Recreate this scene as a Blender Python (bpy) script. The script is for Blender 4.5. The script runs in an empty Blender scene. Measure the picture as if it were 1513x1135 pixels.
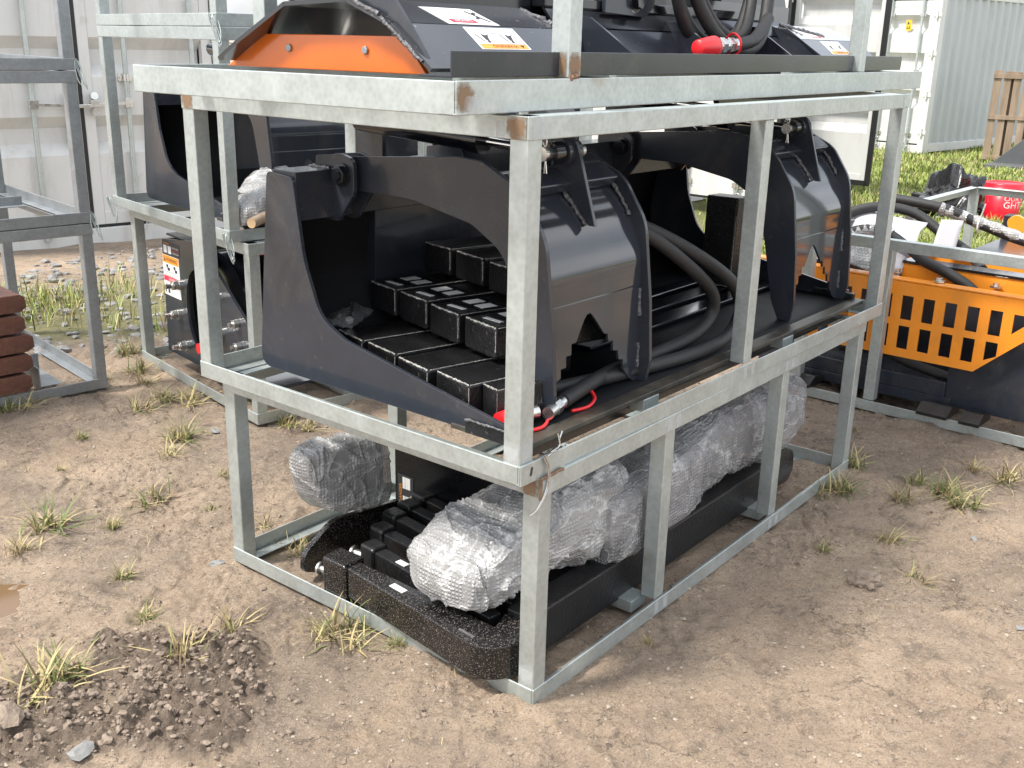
import bpy, bmesh, math, random
import numpy as np
from mathutils import Vector, Matrix
random.seed(7)
rng = np.random.default_rng(11)
R = math.radians
sc = bpy.context.scene
COL = sc.collection

# ------------------------------------------------------------------ camera, sky, sun, exposure
PITCH, ROLL, EYE = 0.3149, 0.0233, 1.62
cp, sp, cr, sr = math.cos(PITCH), math.sin(PITCH), math.cos(ROLL), math.sin(ROLL)
fw = Vector((0, cp, -sp)); up0 = Vector((0, sp, cp)); rt0 = Vector((1, 0, 0))
rt = rt0*cr + up0*sr; up = up0*cr - rt0*sr
cam = bpy.data.cameras.new('camera'); camo = bpy.data.objects.new('camera', cam); COL.objects.link(camo)
cam.sensor_width = 36; cam.lens = 36*1547.9/1513; cam.clip_end = 3000; cam.clip_start = 0.05
camo.matrix_world = Matrix(((rt.x, up.x, -fw.x, 0), (rt.y, up.y, -fw.y, 0), (rt.z, up.z, -fw.z, EYE), (0, 0, 0, 1)))
sc.camera = camo

SUN_ELEV, SUN_AZ = R(57), math.atan2(-0.9, -0.38)      # azimuth as atan2(x, y) of the direction to the sun
w = bpy.data.worlds.new('World'); sc.world = w; w.use_nodes = True
nt = w.node_tree; nt.nodes.clear()
sky = nt.nodes.new('ShaderNodeTexSky'); sky.sky_type = 'NISHITA'; sky.sun_disc = False
sky.sun_elevation = SUN_ELEV; sky.sun_rotation = SUN_AZ; sky.dust_density = 3.0; sky.air_density = 1.0
tc = nt.nodes.new('ShaderNodeTexCoord'); mp = nt.nodes.new('ShaderNodeMapping'); mp.inputs['Scale'].default_value = (1, 1, 2.2)
cn = nt.nodes.new('ShaderNodeTexNoise'); cn.inputs['Scale'].default_value = 2.3; cn.inputs['Detail'].default_value = 6; cn.inputs['Roughness'].default_value = .55
rp_ = nt.nodes.new('ShaderNodeValToRGB'); rp_.color_ramp.elements[0].position = .36; rp_.color_ramp.elements[1].position = .58
rp_.color_ramp.elements[0].color = (.35, .35, .35, 1); rp_.color_ramp.elements[1].color = (1, 1, 1, 1)
mx = nt.nodes.new('ShaderNodeMix'); mx.data_type = 'RGBA'
mx.inputs[7].default_value = (10.5, 10.8, 11.2, 1)
bg = nt.nodes.new('ShaderNodeBackground'); bg.inputs['Strength'].default_value = 0.12
wo = nt.nodes.new('ShaderNodeOutputWorld')
L = nt.links.new
L(tc.outputs['Generated'], mp.inputs[0]); L(mp.outputs[0], cn.inputs['Vector']); L(cn.outputs['Fac'], rp_.inputs[0])
L(rp_.outputs[0], mx.inputs[0]); L(sky.outputs[0], mx.inputs[6]); L(mx.outputs[2], bg.inputs[0]); L(bg.outputs[0], wo.inputs[0])

sun = bpy.data.lights.new('sun', 'SUN'); sun.energy = 3.6; sun.angle = R(9); sun.color = (1, .945, .86)
suno = bpy.data.objects.new('sun', sun); COL.objects.link(suno)
sd = Vector((math.sin(SUN_AZ)*math.cos(SUN_ELEV), math.cos(SUN_AZ)*math.cos(SUN_ELEV), math.sin(SUN_ELEV)))
suno.rotation_euler = sd.to_track_quat('Z', 'Y').to_euler()
sc.view_settings.view_transform = 'Standard'; sc.view_settings.look = 'None'
sc.view_settings.gamma = 1; sc.view_settings.exposure = 0.70

# ------------------------------------------------------------------ noise helpers (numpy)
def _h(ix, iy, iz, s):
    n = (ix.astype(np.int64)*374761393 + iy.astype(np.int64)*668265263 + iz.astype(np.int64)*2147483647 + s*144665) & 0xffffffff
    n = ((n ^ (n >> 13))*1274126177) & 0xffffffff
    n = (n ^ (n >> 16)) & 0xffffffff
    return n.astype(np.float64)/4294967295.0
def vnoise(p, s=0):
    p = np.asarray(p, float)
    if p.shape[1] == 2: p = np.c_[p, np.zeros(len(p))]
    i = np.floor(p).astype(np.int64); f = p - i; f = f*f*f*(f*(f*6-15)+10)
    o = 0
    for dx in (0, 1):
        for dy in (0, 1):
            for dz in (0, 1):
                wgt = (f[:, 0] if dx else 1-f[:, 0])*(f[:, 1] if dy else 1-f[:, 1])*(f[:, 2] if dz else 1-f[:, 2])
                o = o + wgt*_h(i[:, 0]+dx, i[:, 1]+dy, i[:, 2]+dz, s)
    return o*2-1
def fbm(p, oct=4, s=0, rough=.5):
    p = np.asarray(p, float); o = 0; a = 1
    for k in range(oct):
        o = o + a*vnoise(p*(2.03**k)+k*7.3, s+k); a *= rough
    return o

# ------------------------------------------------------------------ materials
MATS = {}
def nodes_of(name):
    m = bpy.data.materials.new(name); m.use_nodes = True
    t = m.node_tree; b = t.nodes['Principled BSDF']
    return m, t, b
def mat(name, col, rough=.5, metal=0., var=.12, scale=8., bump=0., bscale=60., coat=0., rvar=.12, col2=None, stretch=(1, 1, 1), spots=0., spotcol=(.25, .2, .15), sscale=160., sthr=.68, spec=.5):
    m, t, b = nodes_of(name); N = t.nodes.new; K = t.links.new
    tc = N('ShaderNodeTexCoord'); mp = N('ShaderNodeMapping'); mp.inputs['Scale'].default_value = stretch
    K(tc.outputs['Object'], mp.inputs[0])
    n = N('ShaderNodeTexNoise'); n.inputs['Scale'].default_value = scale; n.inputs['Detail'].default_value = 7; n.inputs['Roughness'].default_value = .62
    K(mp.outputs[0], n.inputs['Vector'])
    r = N('ShaderNodeValToRGB'); r.color_ramp.elements[0].position = .3; r.color_ramp.elements[1].position = .7
    c2 = col2 or tuple(min(1, c*(1+var)) for c in col); c1 = col if col2 else tuple(c*(1-var) for c in col)
    r.color_ramp.elements[0].color = (*c1, 1); r.color_ramp.elements[1].color = (*c2, 1)
    K(n.outputs['Fac'], r.inputs[0]); out = r.outputs[0]
    if spots:
        v = N('ShaderNodeTexNoise'); v.inputs['Scale'].default_value = sscale; v.inputs['Detail'].default_value = 3
        K(tc.outputs['Object'], v.inputs['Vector'])
        sr_ = N('ShaderNodeValToRGB'); sr_.color_ramp.elements[0].position = sthr-.03; sr_.color_ramp.elements[1].position = sthr+.03
        K(v.outputs['Fac'], sr_.inputs[0])
        mm = N('ShaderNodeMath'); mm.operation = 'MULTIPLY'; mm.inputs[1].default_value = spots; K(sr_.outputs[0], mm.inputs[0])
        x = N('ShaderNodeMix'); x.data_type = 'RGBA'; x.inputs[7].default_value = (*spotcol, 1)
        K(mm.outputs[0], x.inputs[0]); K(out, x.inputs[6]); out = x.outputs[2]
    K(out, b.inputs['Base Color'])
    b.inputs['Metallic'].default_value = metal; b.inputs['Specular IOR Level'].default_value = spec
    mr = N('ShaderNodeMapRange'); mr.inputs['To Min'].default_value = max(.03, rough-rvar); mr.inputs['To Max'].default_value = min(1, rough+rvar)
    K(n.outputs['Fac'], mr.inputs['Value']); K(mr.outputs[0], b.inputs['Roughness'])
    if coat: b.inputs['Coat Weight'].default_value = coat; b.inputs['Coat Roughness'].default_value = .08
    if bump:
        n2 = N('ShaderNodeTexNoise'); n2.inputs['Scale'].default_value = bscale; n2.inputs['Detail'].default_value = 4; K(mp.outputs[0], n2.inputs['Vector'])
        bp = N('ShaderNodeBump'); bp.inputs['Strength'].default_value = bump; bp.inputs['Distance'].default_value = .01
        K(n2.outputs['Fac'], bp.inputs['Height']); K(bp.outputs[0], b.inputs['Normal'])
    MATS[name] = m
    return m

def galv(name, tint, streak=(1, 1, 1)):
    """zinc coated steel: soft spangle, faint streaks, brown burns here and there"""
    m, t, b = nodes_of(name); N = t.nodes.new; K = t.links.new
    tc = N('ShaderNodeTexCoord'); mp = N('ShaderNodeMapping'); mp.inputs['Scale'].default_value = streak; K(tc.outputs['Object'], mp.inputs[0])
    n = N('ShaderNodeTexNoise'); n.inputs['Scale'].default_value = 9; n.inputs['Detail'].default_value = 8; n.inputs['Roughness'].default_value = .7; K(mp.outputs[0], n.inputs['Vector'])
    r = N('ShaderNodeValToRGB'); r.color_ramp.elements[0].position = .3; r.color_ramp.elements[1].position = .72
    r.color_ramp.elements[0].color = tuple(c*.86 for c in tint)+(1,); r.color_ramp.elements[1].color = tuple(min(1, c*1.12) for c in tint)+(1,)
    K(n.outputs['Fac'], r.inputs[0])
    v = N('ShaderNodeTexVoronoi'); v.inputs['Scale'].default_value = 70; K(tc.outputs['Object'], v.inputs['Vector'])
    hs = N('ShaderNodeMix'); hs.data_type = 'RGBA'; hs.blend_type = 'OVERLAY'; hs.inputs[0].default_value = .10
    K(r.outputs[0], hs.inputs[6]); K(v.outputs['Distance'], hs.inputs[7])
    n3 = N('ShaderNodeTexNoise'); n3.inputs['Scale'].default_value = 3.1; n3.inputs['Detail'].default_value = 5; K(tc.outputs['Object'], n3.inputs['Vector'])
    r3 = N('ShaderNodeValToRGB'); r3.color_ramp.elements[0].position = .66; r3.color_ramp.elements[1].position = .76
    r3.color_ramp.elements[1].color = (.55, .55, .55, 1); K(n3.outputs['Fac'], r3.inputs[0])
    x = N('ShaderNodeMix'); x.data_type = 'RGBA'; x.inputs[7].default_value = (.30, .22, .15, 1)
    K(r3.outputs[0], x.inputs[0]); K(hs.outputs[2], x.inputs[6]); K(x.outputs[2], b.inputs['Base Color'])
    b.inputs['Metallic'].default_value = .72
    mr = N('ShaderNodeMapRange'); mr.inputs['To Min'].default_value = .34; mr.inputs['To Max'].default_value = .62; K(n.outputs['Fac'], mr.inputs['Value']); K(mr.outputs[0], b.inputs['Roughness'])
    bp = N('ShaderNodeBump'); bp.inputs['Strength'].default_value = .12; bp.inputs['Distance'].default_value = .004; K(n.outputs['Fac'], bp.inputs['Height']); K(bp.outputs[0], b.inputs['Normal'])
    MATS[name] = m
    return m

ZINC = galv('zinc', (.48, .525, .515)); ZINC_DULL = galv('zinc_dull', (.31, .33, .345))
BURN = mat('weld_burn', (.18, .11, .07), .8, var=.5, scale=60)
BLACK = mat('charcoal_paint', (.024, .0285, .039), .25, var=.14, scale=5, coat=.30, rvar=.08, bump=.012, bscale=90, spec=.4, spots=.25, spotcol=(.10, .09, .08), sscale=38, sthr=.70)
BLACKC = mat('charcoal_paint_polished', (.024, .028, .036), .11, var=.08, scale=4, coat=.5, rvar=.04, bump=.008, bscale=60)
def add_dust(m, amount, col, sc_=(1.2, 1.2, 1.2), scale=3.5):
    t = m.node_tree; b = t.nodes['Principled BSDF']; N = t.nodes.new; K = t.links.new
    src = b.inputs['Base Color'].links[0].from_socket
    tc = N('ShaderNodeTexCoord'); mp = N('ShaderNodeMapping'); mp.inputs['Scale'].default_value = sc_; K(tc.outputs['Object'], mp.inputs[0])
    n = N('ShaderNodeTexNoise'); n.inputs['Scale'].default_value = scale; n.inputs['Detail'].default_value = 9; n.inputs['Roughness'].default_value = .72; n.inputs['Distortion'].default_value = .6; K(mp.outputs[0], n.inputs['Vector'])
    r = N('ShaderNodeMapRange'); r.inputs['From Min'].default_value = .5; r.inputs['From Max'].default_value = .78; r.inputs['To Max'].default_value = amount; K(n.outputs['Fac'], r.inputs['Value'])
    x = N('ShaderNodeMix'); x.data_type = 'RGBA'; x.inputs[7].default_value = (*col, 1); K(r.outputs[0], x.inputs[0]); K(src, x.inputs[6]); K(x.outputs[2], b.inputs['Base Color'])
add_dust(BLACK, .5, (.085, .078, .068)); add_dust(BLACKC, .35, (.075, .070, .062), (1, 1, .3), 6)
BLACKG = mat('black_gloss', (.006, .007, .010), .22, var=.2, scale=12, coat=.5, rvar=.08)
BLACKM = mat('black_speckled', (.006, .006, .007), .22, var=.2, scale=12, spots=.7, spotcol=(.22, .19, .165), sscale=270, sthr=.612, bump=.12, bscale=120, coat=.3)
BLACKW = mat('black_worn', (.010, .010, .011), .34, var=.3, scale=14, spots=.6, spotcol=(.12, .11, .10), sscale=60, sthr=.70, bump=.3, bscale=90)
WELD = mat('weld_bead', (.16, .16, .17), .35, .6, var=.5, scale=120, bump=.9, bscale=150)
RUBBER = mat('hose_rubber', (.018, .018, .019), .55, var=.25, scale=40, bump=.25, bscale=260)
STEEL = mat('bright_steel', (.62, .62, .60), .25, .95, var=.12, scale=30)
CHROME = mat('chrome_rod', (.75, .75, .76), .1, 1., var=.05, scale=10)
ORANGE = mat('orange_paint', (.90, .305, .025), .34, var=.06, scale=6, coat=.3, rvar=.06)
ORANGE2 = mat('orange_deep', (.62, .125, .006), .22, var=.1, scale=6, coat=.5, rvar=.05)
RED = mat('red_plastic', (.72, .02, .025), .35, var=.08, scale=20)
REDP = mat('red_pail_plastic', (.70, .012, .03), .32, var=.05, scale=10)
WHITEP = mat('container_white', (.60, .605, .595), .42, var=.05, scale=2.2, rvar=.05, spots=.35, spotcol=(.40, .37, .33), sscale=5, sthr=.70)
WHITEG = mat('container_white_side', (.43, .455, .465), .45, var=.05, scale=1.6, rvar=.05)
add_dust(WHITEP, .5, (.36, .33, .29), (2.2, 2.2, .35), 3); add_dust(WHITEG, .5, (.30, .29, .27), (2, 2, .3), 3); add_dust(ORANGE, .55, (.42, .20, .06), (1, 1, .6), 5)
GASKET = mat('gasket_rubber', (.012, .012, .013), .5)
PAPER = mat('label_white', (.80, .80, .79), .4, var=.02)
INK = mat('label_ink', (.03, .03, .035), .45)
INKG = mat('label_grey_ink', (.38, .38, .40), .5)
LORANGE = mat('label_orange', (.90, .33, .03), .4, var=.03)
LRED = mat('label_red', (.72, .03, .07), .4, var=.03)
LYEL = mat('label_yellow', (.85, .46, .03), .4, var=.03)
WOOD = mat('weathered_wood', (.15, .105, .072), .8, col2=(.33, .25, .175), scale=7, stretch=(1, 1, .12), bump=.5, bscale=40)
WOODL = mat('fresh_wood', (.42, .29, .17), .8, var=.3, scale=10)
RUST = mat('rusty_iron', (.055, .023, .017), .5, col2=(.15, .06, .038), scale=12, bump=.4, bscale=60)
CARD = mat('packing_card', (.45, .43, .40), .8, var=.15, scale=12, bump=.3, bscale=150)
SHEET = mat('white_sheet', (.47, .46, .49), .35, var=.06, scale=5, bump=.2, bscale=8)
BAG = mat('black_polythene', (.010, .010, .011), .22, var=.3, scale=12, bump=.4, bscale=40)
GREYST = mat('grey_painted_steel', (.09, .095, .10), .5, var=.08)

def wrapmat(name, lo, hi, col, bub=.5):
    """clear bubble wrap film: thin and see-through where it lies tight, milky where it bunches, bright sharp creases, small round blisters"""
    m, t, b = nodes_of(name); N = t.nodes.new; K = t.links.new
    P = N('ShaderNodeTexCoord').outputs['Object']
    def noise(sc_, det, rough, dist):
        n = N('ShaderNodeTexNoise'); n.inputs['Scale'].default_value = sc_; n.inputs['Detail'].default_value = det; n.inputs['Roughness'].default_value = rough; n.inputs['Distortion'].default_value = dist; K(P, n.inputs['Vector']); return n.outputs['Fac']
    def math_(op, a, b_=None, v=None):
        n = N('ShaderNodeMath'); n.operation = op; K(a, n.inputs[0])
        if b_ is not None: K(b_, n.inputs[1])
        elif v is not None: n.inputs[1].default_value = v
        return n.outputs[0]
    st = N('ShaderNodeMapping'); st.inputs['Scale'].default_value = (.35, 1., .8); st.inputs['Rotation'].default_value = (0, 0, .4); K(P, st.inputs[0])
    def ridge(sc_, dist, pw):
        q = N('ShaderNodeTexNoise'); q.inputs['Scale'].default_value = sc_; q.inputs['Detail'].default_value = 3; q.inputs['Distortion'].default_value = dist; K(st.outputs[0], q.inputs['Vector'])
        n = math_('SUBTRACT', q.outputs['Fac'], v=.5); n = math_('ABSOLUTE', n); n = math_('MULTIPLY', n, v=-4.); n = math_('ADD', n, v=1.); n = math_('MAXIMUM', n, v=0.); return math_('POWER', n, v=pw)
    r1, r2 = ridge(9, .4, 18), ridge(17, .6, 22); rd = math_('MAXIMUM', r1, math_('MULTIPLY', r2, v=.6)); rd = math_('MULTIPLY', rd, v=.6)
    v = N('ShaderNodeTexVoronoi'); v.inputs['Scale'].default_value = 84; v.inputs['Randomness'].default_value = .12; K(P, v.inputs['Vector'])
    rv = N('ShaderNodeMapRange'); rv.inputs['From Min'].default_value = .22; rv.inputs['From Max'].default_value = .50; rv.inputs['To Min'].default_value = 1; rv.inputs['To Max'].default_value = 0; K(v.outputs['Distance'], rv.inputs['Value'])
    mr = N('ShaderNodeMapRange'); mr.inputs['From Min'].default_value = .34; mr.inputs['From Max'].default_value = .66; mr.inputs['To Min'].default_value = lo; mr.inputs['To Max'].default_value = hi; K(noise(6, 6, .6, .8), mr.inputs['Value'])
    al = math_('ADD', mr.outputs[0], math_('MULTIPLY', rd, v=.45)); al = math_('ADD', al, math_('MULTIPLY', rv.outputs[0], v=.24)); al = math_('MINIMUM', al, v=.97)
    K(al, b.inputs['Alpha'])
    c = N('ShaderNodeMix'); c.data_type = 'RGBA'; c.inputs[6].default_value = (*col, 1); c.inputs[7].default_value = (.74, .74, .74, 1); K(rd, c.inputs[0]); K(c.outputs[2], b.inputs['Base Color'])
    b.inputs['Roughness'].default_value = .14; b.inputs['Specular IOR Level'].default_value = .7; b.inputs['Coat Weight'].default_value = .3; b.inputs['Coat Roughness'].default_value = .1
    h = math_('ADD', math_('MULTIPLY', rv.outputs[0], v=bub*.42), math_('MULTIPLY', rd, v=.40)); h = math_('ADD', h, math_('MULTIPLY', noise(7, 2, .5, .4), v=.55))
    bp = N('ShaderNodeBump'); bp.inputs['Strength'].default_value = .75; bp.inputs['Distance'].default_value = .016; K(h, bp.inputs['Height']); K(bp.outputs[0], b.inputs['Normal'])
    MATS[name] = m
    return m
WRAP = wrapmat('bubble_wrap', .50, .84, (.40, .40, .40), .55); WRAPD = wrapmat('bubble_wrap_tight', .26, .64, (.42, .42, .43), .9)
CORE = mat('wrapped_core', (.11, .11, .115), .5, var=.3, scale=12)
BLACKS2 = mat('black_satin', (.004, .0045, .006), .26, var=.2, scale=8, spec=.35)
DUSTY = mat('black_dusty', (.010, .010, .011), .45, col2=(.10, .085, .062), scale=9, rvar=.2, bump=.2, bscale=80)
SHELLB = mat('bucket_inside_shaded', (.004, .0045, .006), .6, var=.2, scale=6, spec=.15)  # shade inside the bucket painted in: darker and duller than its paint
CHIP = mat('chipped_edge', (.40, .39, .37), .45, .3, var=.6, scale=160, bump=.6, bscale=200)

# ------------------------------------------------------------------ mesh builder
class MB:
    def __init__(s): s.v = []; s.f = []; s.mi = []; s.sm = []
    def add(s, vs, fs, mi=0, sm=False):
        o = len(s.v); s.v += [tuple(x) for x in vs]
        for f in fs: s.f.append(tuple(i+o for i in f)); s.mi.append(mi); s.sm.append(sm)
    def box(s, x0, x1, y0, y1, z0, z1, mi=0):
        s.obox(Vector(((x0+x1)/2, (y0+y1)/2, (z0+z1)/2)), (Vector((1, 0, 0)), Vector((0, 1, 0)), Vector((0, 0, 1))), (abs(x1-x0)/2, abs(y1-y0)/2, abs(z1-z0)/2), mi)
    def obox(s, c, ax, h, mi=0):
        c = Vector(c); vs = []
        for k in (-1, 1):
            for j in (-1, 1):
                for i in (-1, 1): vs.append(c + ax[0]*(i*h[0]) + ax[1]*(j*h[1]) + ax[2]*(k*h[2]))
        s.add(vs, [(0, 2, 3, 1), (4, 5, 7, 6), (0, 1, 5, 4), (2, 6, 7, 3), (0, 4, 6, 2), (1, 3, 7, 5)], mi)
    def bar(s, p0, p1, wd, ht, upv=(0, 0, 1), mi=0):
        p0 = Vector(p0); p1 = Vector(p1); d = (p1-p0); l = d.length; d.normalize()
        sd_ = d.cross(Vector(upv)); sd_.normalize(); u_ = sd_.cross(d)
        s.obox((p0+p1)/2, (d, sd_, u_), (l/2, wd/2, ht/2), mi)
    def prism(s, poly, O, A, B, t, mi=0):
        """poly of (a,b) in plane O + a*A + b*B, thickness t along A x B"""
        O, A, B = Vector(O), Vector(A), Vector(B); n = A.cross(B); n.normalize(); k = len(poly)
        ar = sum(poly[i][0]*poly[(i+1) % k][1]-poly[(i+1) % k][0]*poly[i][1] for i in range(k))
        if ar < 0: poly = poly[::-1]
        v0 = [O + A*a + B*b for a, b in poly]; v1 = [p + n*t for p in v0]
        if t < 0: v0, v1 = v1, v0
        fs = [tuple(range(k-1, -1, -1)), tuple(range(k, 2*k))] + [(i, (i+1) % k, k+(i+1) % k, k+i) for i in range(k)]
        s.add(v0+v1, fs, mi)
    def tube(s, pts, r, n=10, mi=0, caps=True):
        pts = [Vector(p) for p in pts]; m = len(pts); vs = []; ref = None
        for i, p in enumerate(pts):
            d = (pts[min(i+1, m-1)]-pts[max(i-1, 0)]).normalized()
            if ref is None: ref = d.orthogonal().normalized()
            ref = (ref - d*ref.dot(d)).normalized(); b = d.cross(ref)
            rr = r(i/(m-1)) if callable(r) else r
            for k in range(n):
                a = 2*math.pi*k/n; vs.append(p + (ref*math.cos(a) + b*math.sin(a))*rr)
        fs = [(i*n+k, i*n+(k+1) % n, (i+1)*n+(k+1) % n, (i+1)*n+k) for i in range(m-1) for k in range(n)]
        s.add(vs, fs, mi, True)
        if caps: s.add(vs[:n], [tuple(range(n-1, -1, -1))], mi); s.add(vs[-n:], [tuple(range(n))], mi)
    def cyl(s, p0, p1, r, n=16, mi=0, r1=None):
        s.tube([p0, p1], (lambda t: r+(r1-r)*t) if r1 is not None else r, n, mi)
    def hexa(s, p0, p1, r, mi=0):
        p0 = Vector(p0); p1 = Vector(p1); d = (p1-p0).normalized(); a = d.orthogonal().normalized(); b = d.cross(a)
        vs = [q + (a*math.cos(k*math.pi/3)+b*math.sin(k*math.pi/3))*r for q in (p0, p1) for k in range(6)]
        s.add(vs, [(5, 4, 3, 2, 1, 0), (6, 7, 8, 9, 10, 11)]+[(k, (k+1) % 6, 6+(k+1) % 6, 6+k) for k in range(6)], mi)
    def lathe(s, prof, O, n=28, mi=0, axis=(0, 0, 1)):
        O = Vector(O); ax = Vector(axis).normalized(); a = ax.orthogonal().normalized(); b = ax.cross(a); vs = []
        for r_, z_ in prof:
            for k in range(n):
                t = 2*math.pi*k/n; vs.append(O + ax*z_ + (a*math.cos(t)+b*math.sin(t))*r_)
        m = len(prof)
        s.add(vs, [(i*n+k, i*n+(k+1) % n, (i+1)*n+(k+1) % n, (i+1)*n+k) for i in range(m-1) for k in range(n)], mi, True)
    def bead(s, p0, p1, r=.006, mi=0):
        """a weld run: lumpy little ridge"""
        p0 = Vector(p0); p1 = Vector(p1); n = max(4, int((p1-p0).length/.008))
        pts = [p0.lerp(p1, i/n) + Vector((random.uniform(-1, 1), random.uniform(-1, 1), random.uniform(-1, 1)))*r*.35 for i in range(n+1)]
        rs = [r*random.uniform(.65, 1.25) for _ in pts]
        s.tube(pts, lambda t: rs[min(int(t*n+.5), n)], 6, mi)
    def text(s, st, O, X, Y, h, mi=0, off=.0012, align='LEFT'):
        cu = bpy.data.curves.new('lettering', 'FONT'); cu.body = st; cu.size = h*1.38; cu.align_x = align; cu.resolution_u = 2
        ob = bpy.data.objects.new('lettering', cu); me = ob.to_mesh()
        O, X, Y = Vector(O), Vector(X).normalized(), Vector(Y).normalized(); n = X.cross(Y)
        s.add([O + X*v.co.x + Y*v.co.y + n*off for v in me.vertices], [tuple(p.vertices) for p in me.polygons], mi)
        ob.to_mesh_clear(); bpy.data.objects.remove(ob); bpy.data.curves.remove(cu)
    def rect(s, O, X, Y, x0, x1, y0, y1, off, mi=0):
        O, X, Y = Vector(O), Vector(X).normalized(), Vector(Y).normalized(); n = X.cross(Y)
        s.obox(O + X*((x0+x1)/2) + Y*((y0+y1)/2) + n*(off-.0003), (X, Y, n), (abs(x1-x0)/2, abs(y1-y0)/2, .0003), mi)
    def build(s, name, mats, parent=None, bev=0, seg=2, label=None):
        me = bpy.data.meshes.new(name)
        me.from_pydata([tuple(v) for v in s.v], [], s.f)
        for m in (mats if isinstance(mats, (list, tuple)) else [mats]): me.materials.append(m)
        me.polygons.foreach_set('material_index', s.mi); me.polygons.foreach_set('use_smooth', s.sm); me.update()
        o = bpy.data.objects.new(name, me); COL.objects.link(o)
        if parent: o.parent = parent
        if bev:
            b = o.modifiers.new('bevel', 'BEVEL'); b.width = bev; b.segments = seg; b.limit_method = 'ANGLE'; b.angle_limit = R(35)
        if label: o['label'] = label
        return o

def weld_mesh(o):
    bm = bmesh.new(); bm.from_mesh(o.data); bmesh.ops.remove_doubles(bm, verts=bm.verts, dist=.0004); bm.to_mesh(o.data); bm.free()
def np_obj(name, v, f, mats, parent=None, mi=None, smooth=True):
    me = bpy.data.meshes.new(name); v = np.asarray(v, np.float32); f = np.asarray(f, np.int32); k = f.shape[1]
    me.vertices.add(len(v)); me.vertices.foreach_set('co', v.ravel())
    me.loops.add(f.size); me.loops.foreach_set('vertex_index', f.ravel())
    me.polygons.add(len(f)); me.polygons.foreach_set('loop_start', np.arange(0, f.size, k, dtype=np.int32)); me.polygons.foreach_set('loop_total', np.full(len(f), k, np.int32))
    for m in (mats if isinstance(mats, (list, tuple)) else [mats]): me.materials.append(m)
    if mi is not None: me.polygons.foreach_set('material_index', np.asarray(mi, np.int32))
    me.polygons.foreach_set('use_smooth', np.full(len(f), smooth)); me.update(calc_edges=True); me.validate()
    o = bpy.data.objects.new(name, me); COL.objects.link(o)
    if parent: o.parent = parent
    return o

def tag(o, label=None, cat=None, group=None, kind=None):
    if label: o['label'] = label
    if cat: o['category'] = cat
    if group: o['group'] = group
    if kind: o['kind'] = kind
    return o
def thing(name, loc, yaw, label, cat, group=None):
    o = bpy.data.objects.new(name, None); COL.objects.link(o); o.location = loc; o.rotation_euler = (0, 0, yaw); o.empty_display_size = .1
    return tag(o, label, cat, group)
def copy_tree(o, parent=None):
    c = o.copy(); COL.objects.link(c)
    if parent: c.parent = parent
    for ch in list(o.children): copy_tree(ch, c)
    return c
def rp(pts, n=5):
    """polygon with rounded corners: points (a,b) or (a,b,r)"""
    out = []; k = len(pts)
    for i, p in enumerate(pts):
        if len(p) < 3 or p[2] <= 0: out.append(p[:2]); continue
        P = Vector(p[:2]); A = (Vector(pts[i-1][:2])-P); B = (Vector(pts[(i+1) % k][:2])-P)
        la, lb = A.length, B.length; A /= la; B /= lb
        th = math.acos(max(-1, min(1, A.dot(B)))); d = min(p[2]/math.tan(th/2), la*.49, lb*.49)
        a, b = P+A*d, P+B*d
        for j in range(n+1):
            t = j/n; q = a*(1-t)**2 + P*2*t*(1-t) + b*t*t; out.append((q.x, q.y))
    return out
def spline(pts, n=8):
    pts = [Vector(p) for p in pts]; P = [pts[0]]+pts+[pts[-1]]; out = []
    for i in range(1, len(P)-2):
        p0, p1, p2, p3 = P[i-1], P[i], P[i+1], P[i+2]
        for j in range(n):
            t = j/n; out.append(.5*((2*p1)+(p2-p0)*t+(2*p0-5*p1+4*p2-p3)*t*t+(-p0+3*p1-3*p2+p3)*t**3))
    out.append(pts[-1]); return out
def plate2d(outer, holes, t):
    """flat plate with holes -> (verts, faces) in xy, thickness t in z"""
    cu = bpy.data.curves.new('plate', 'CURVE'); cu.dimensions = '2D'; cu.fill_mode = 'BOTH'; cu.extrude = t/2
    for poly in [outer]+list(holes):
        s_ = cu.splines.new('POLY'); s_.points.add(len(poly)-1); s_.use_cyclic_u = True
        for p, q in zip(s_.points, poly): p.co = (q[0], q[1], 0, 1)
    ob = bpy.data.objects.new('plate', cu); me = ob.to_mesh()
    vs = [v.co.copy() for v in me.vertices]; fs = [tuple(p.vertices) for p in me.polygons]
    ob.to_mesh_clear(); bpy.data.objects.remove(ob); bpy.data.curves.remove(cu)
    return vs, fs
X, Y, Z = Vector((1, 0, 0)), Vector((0, 1, 0)), Vector((0, 0, 1))

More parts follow.
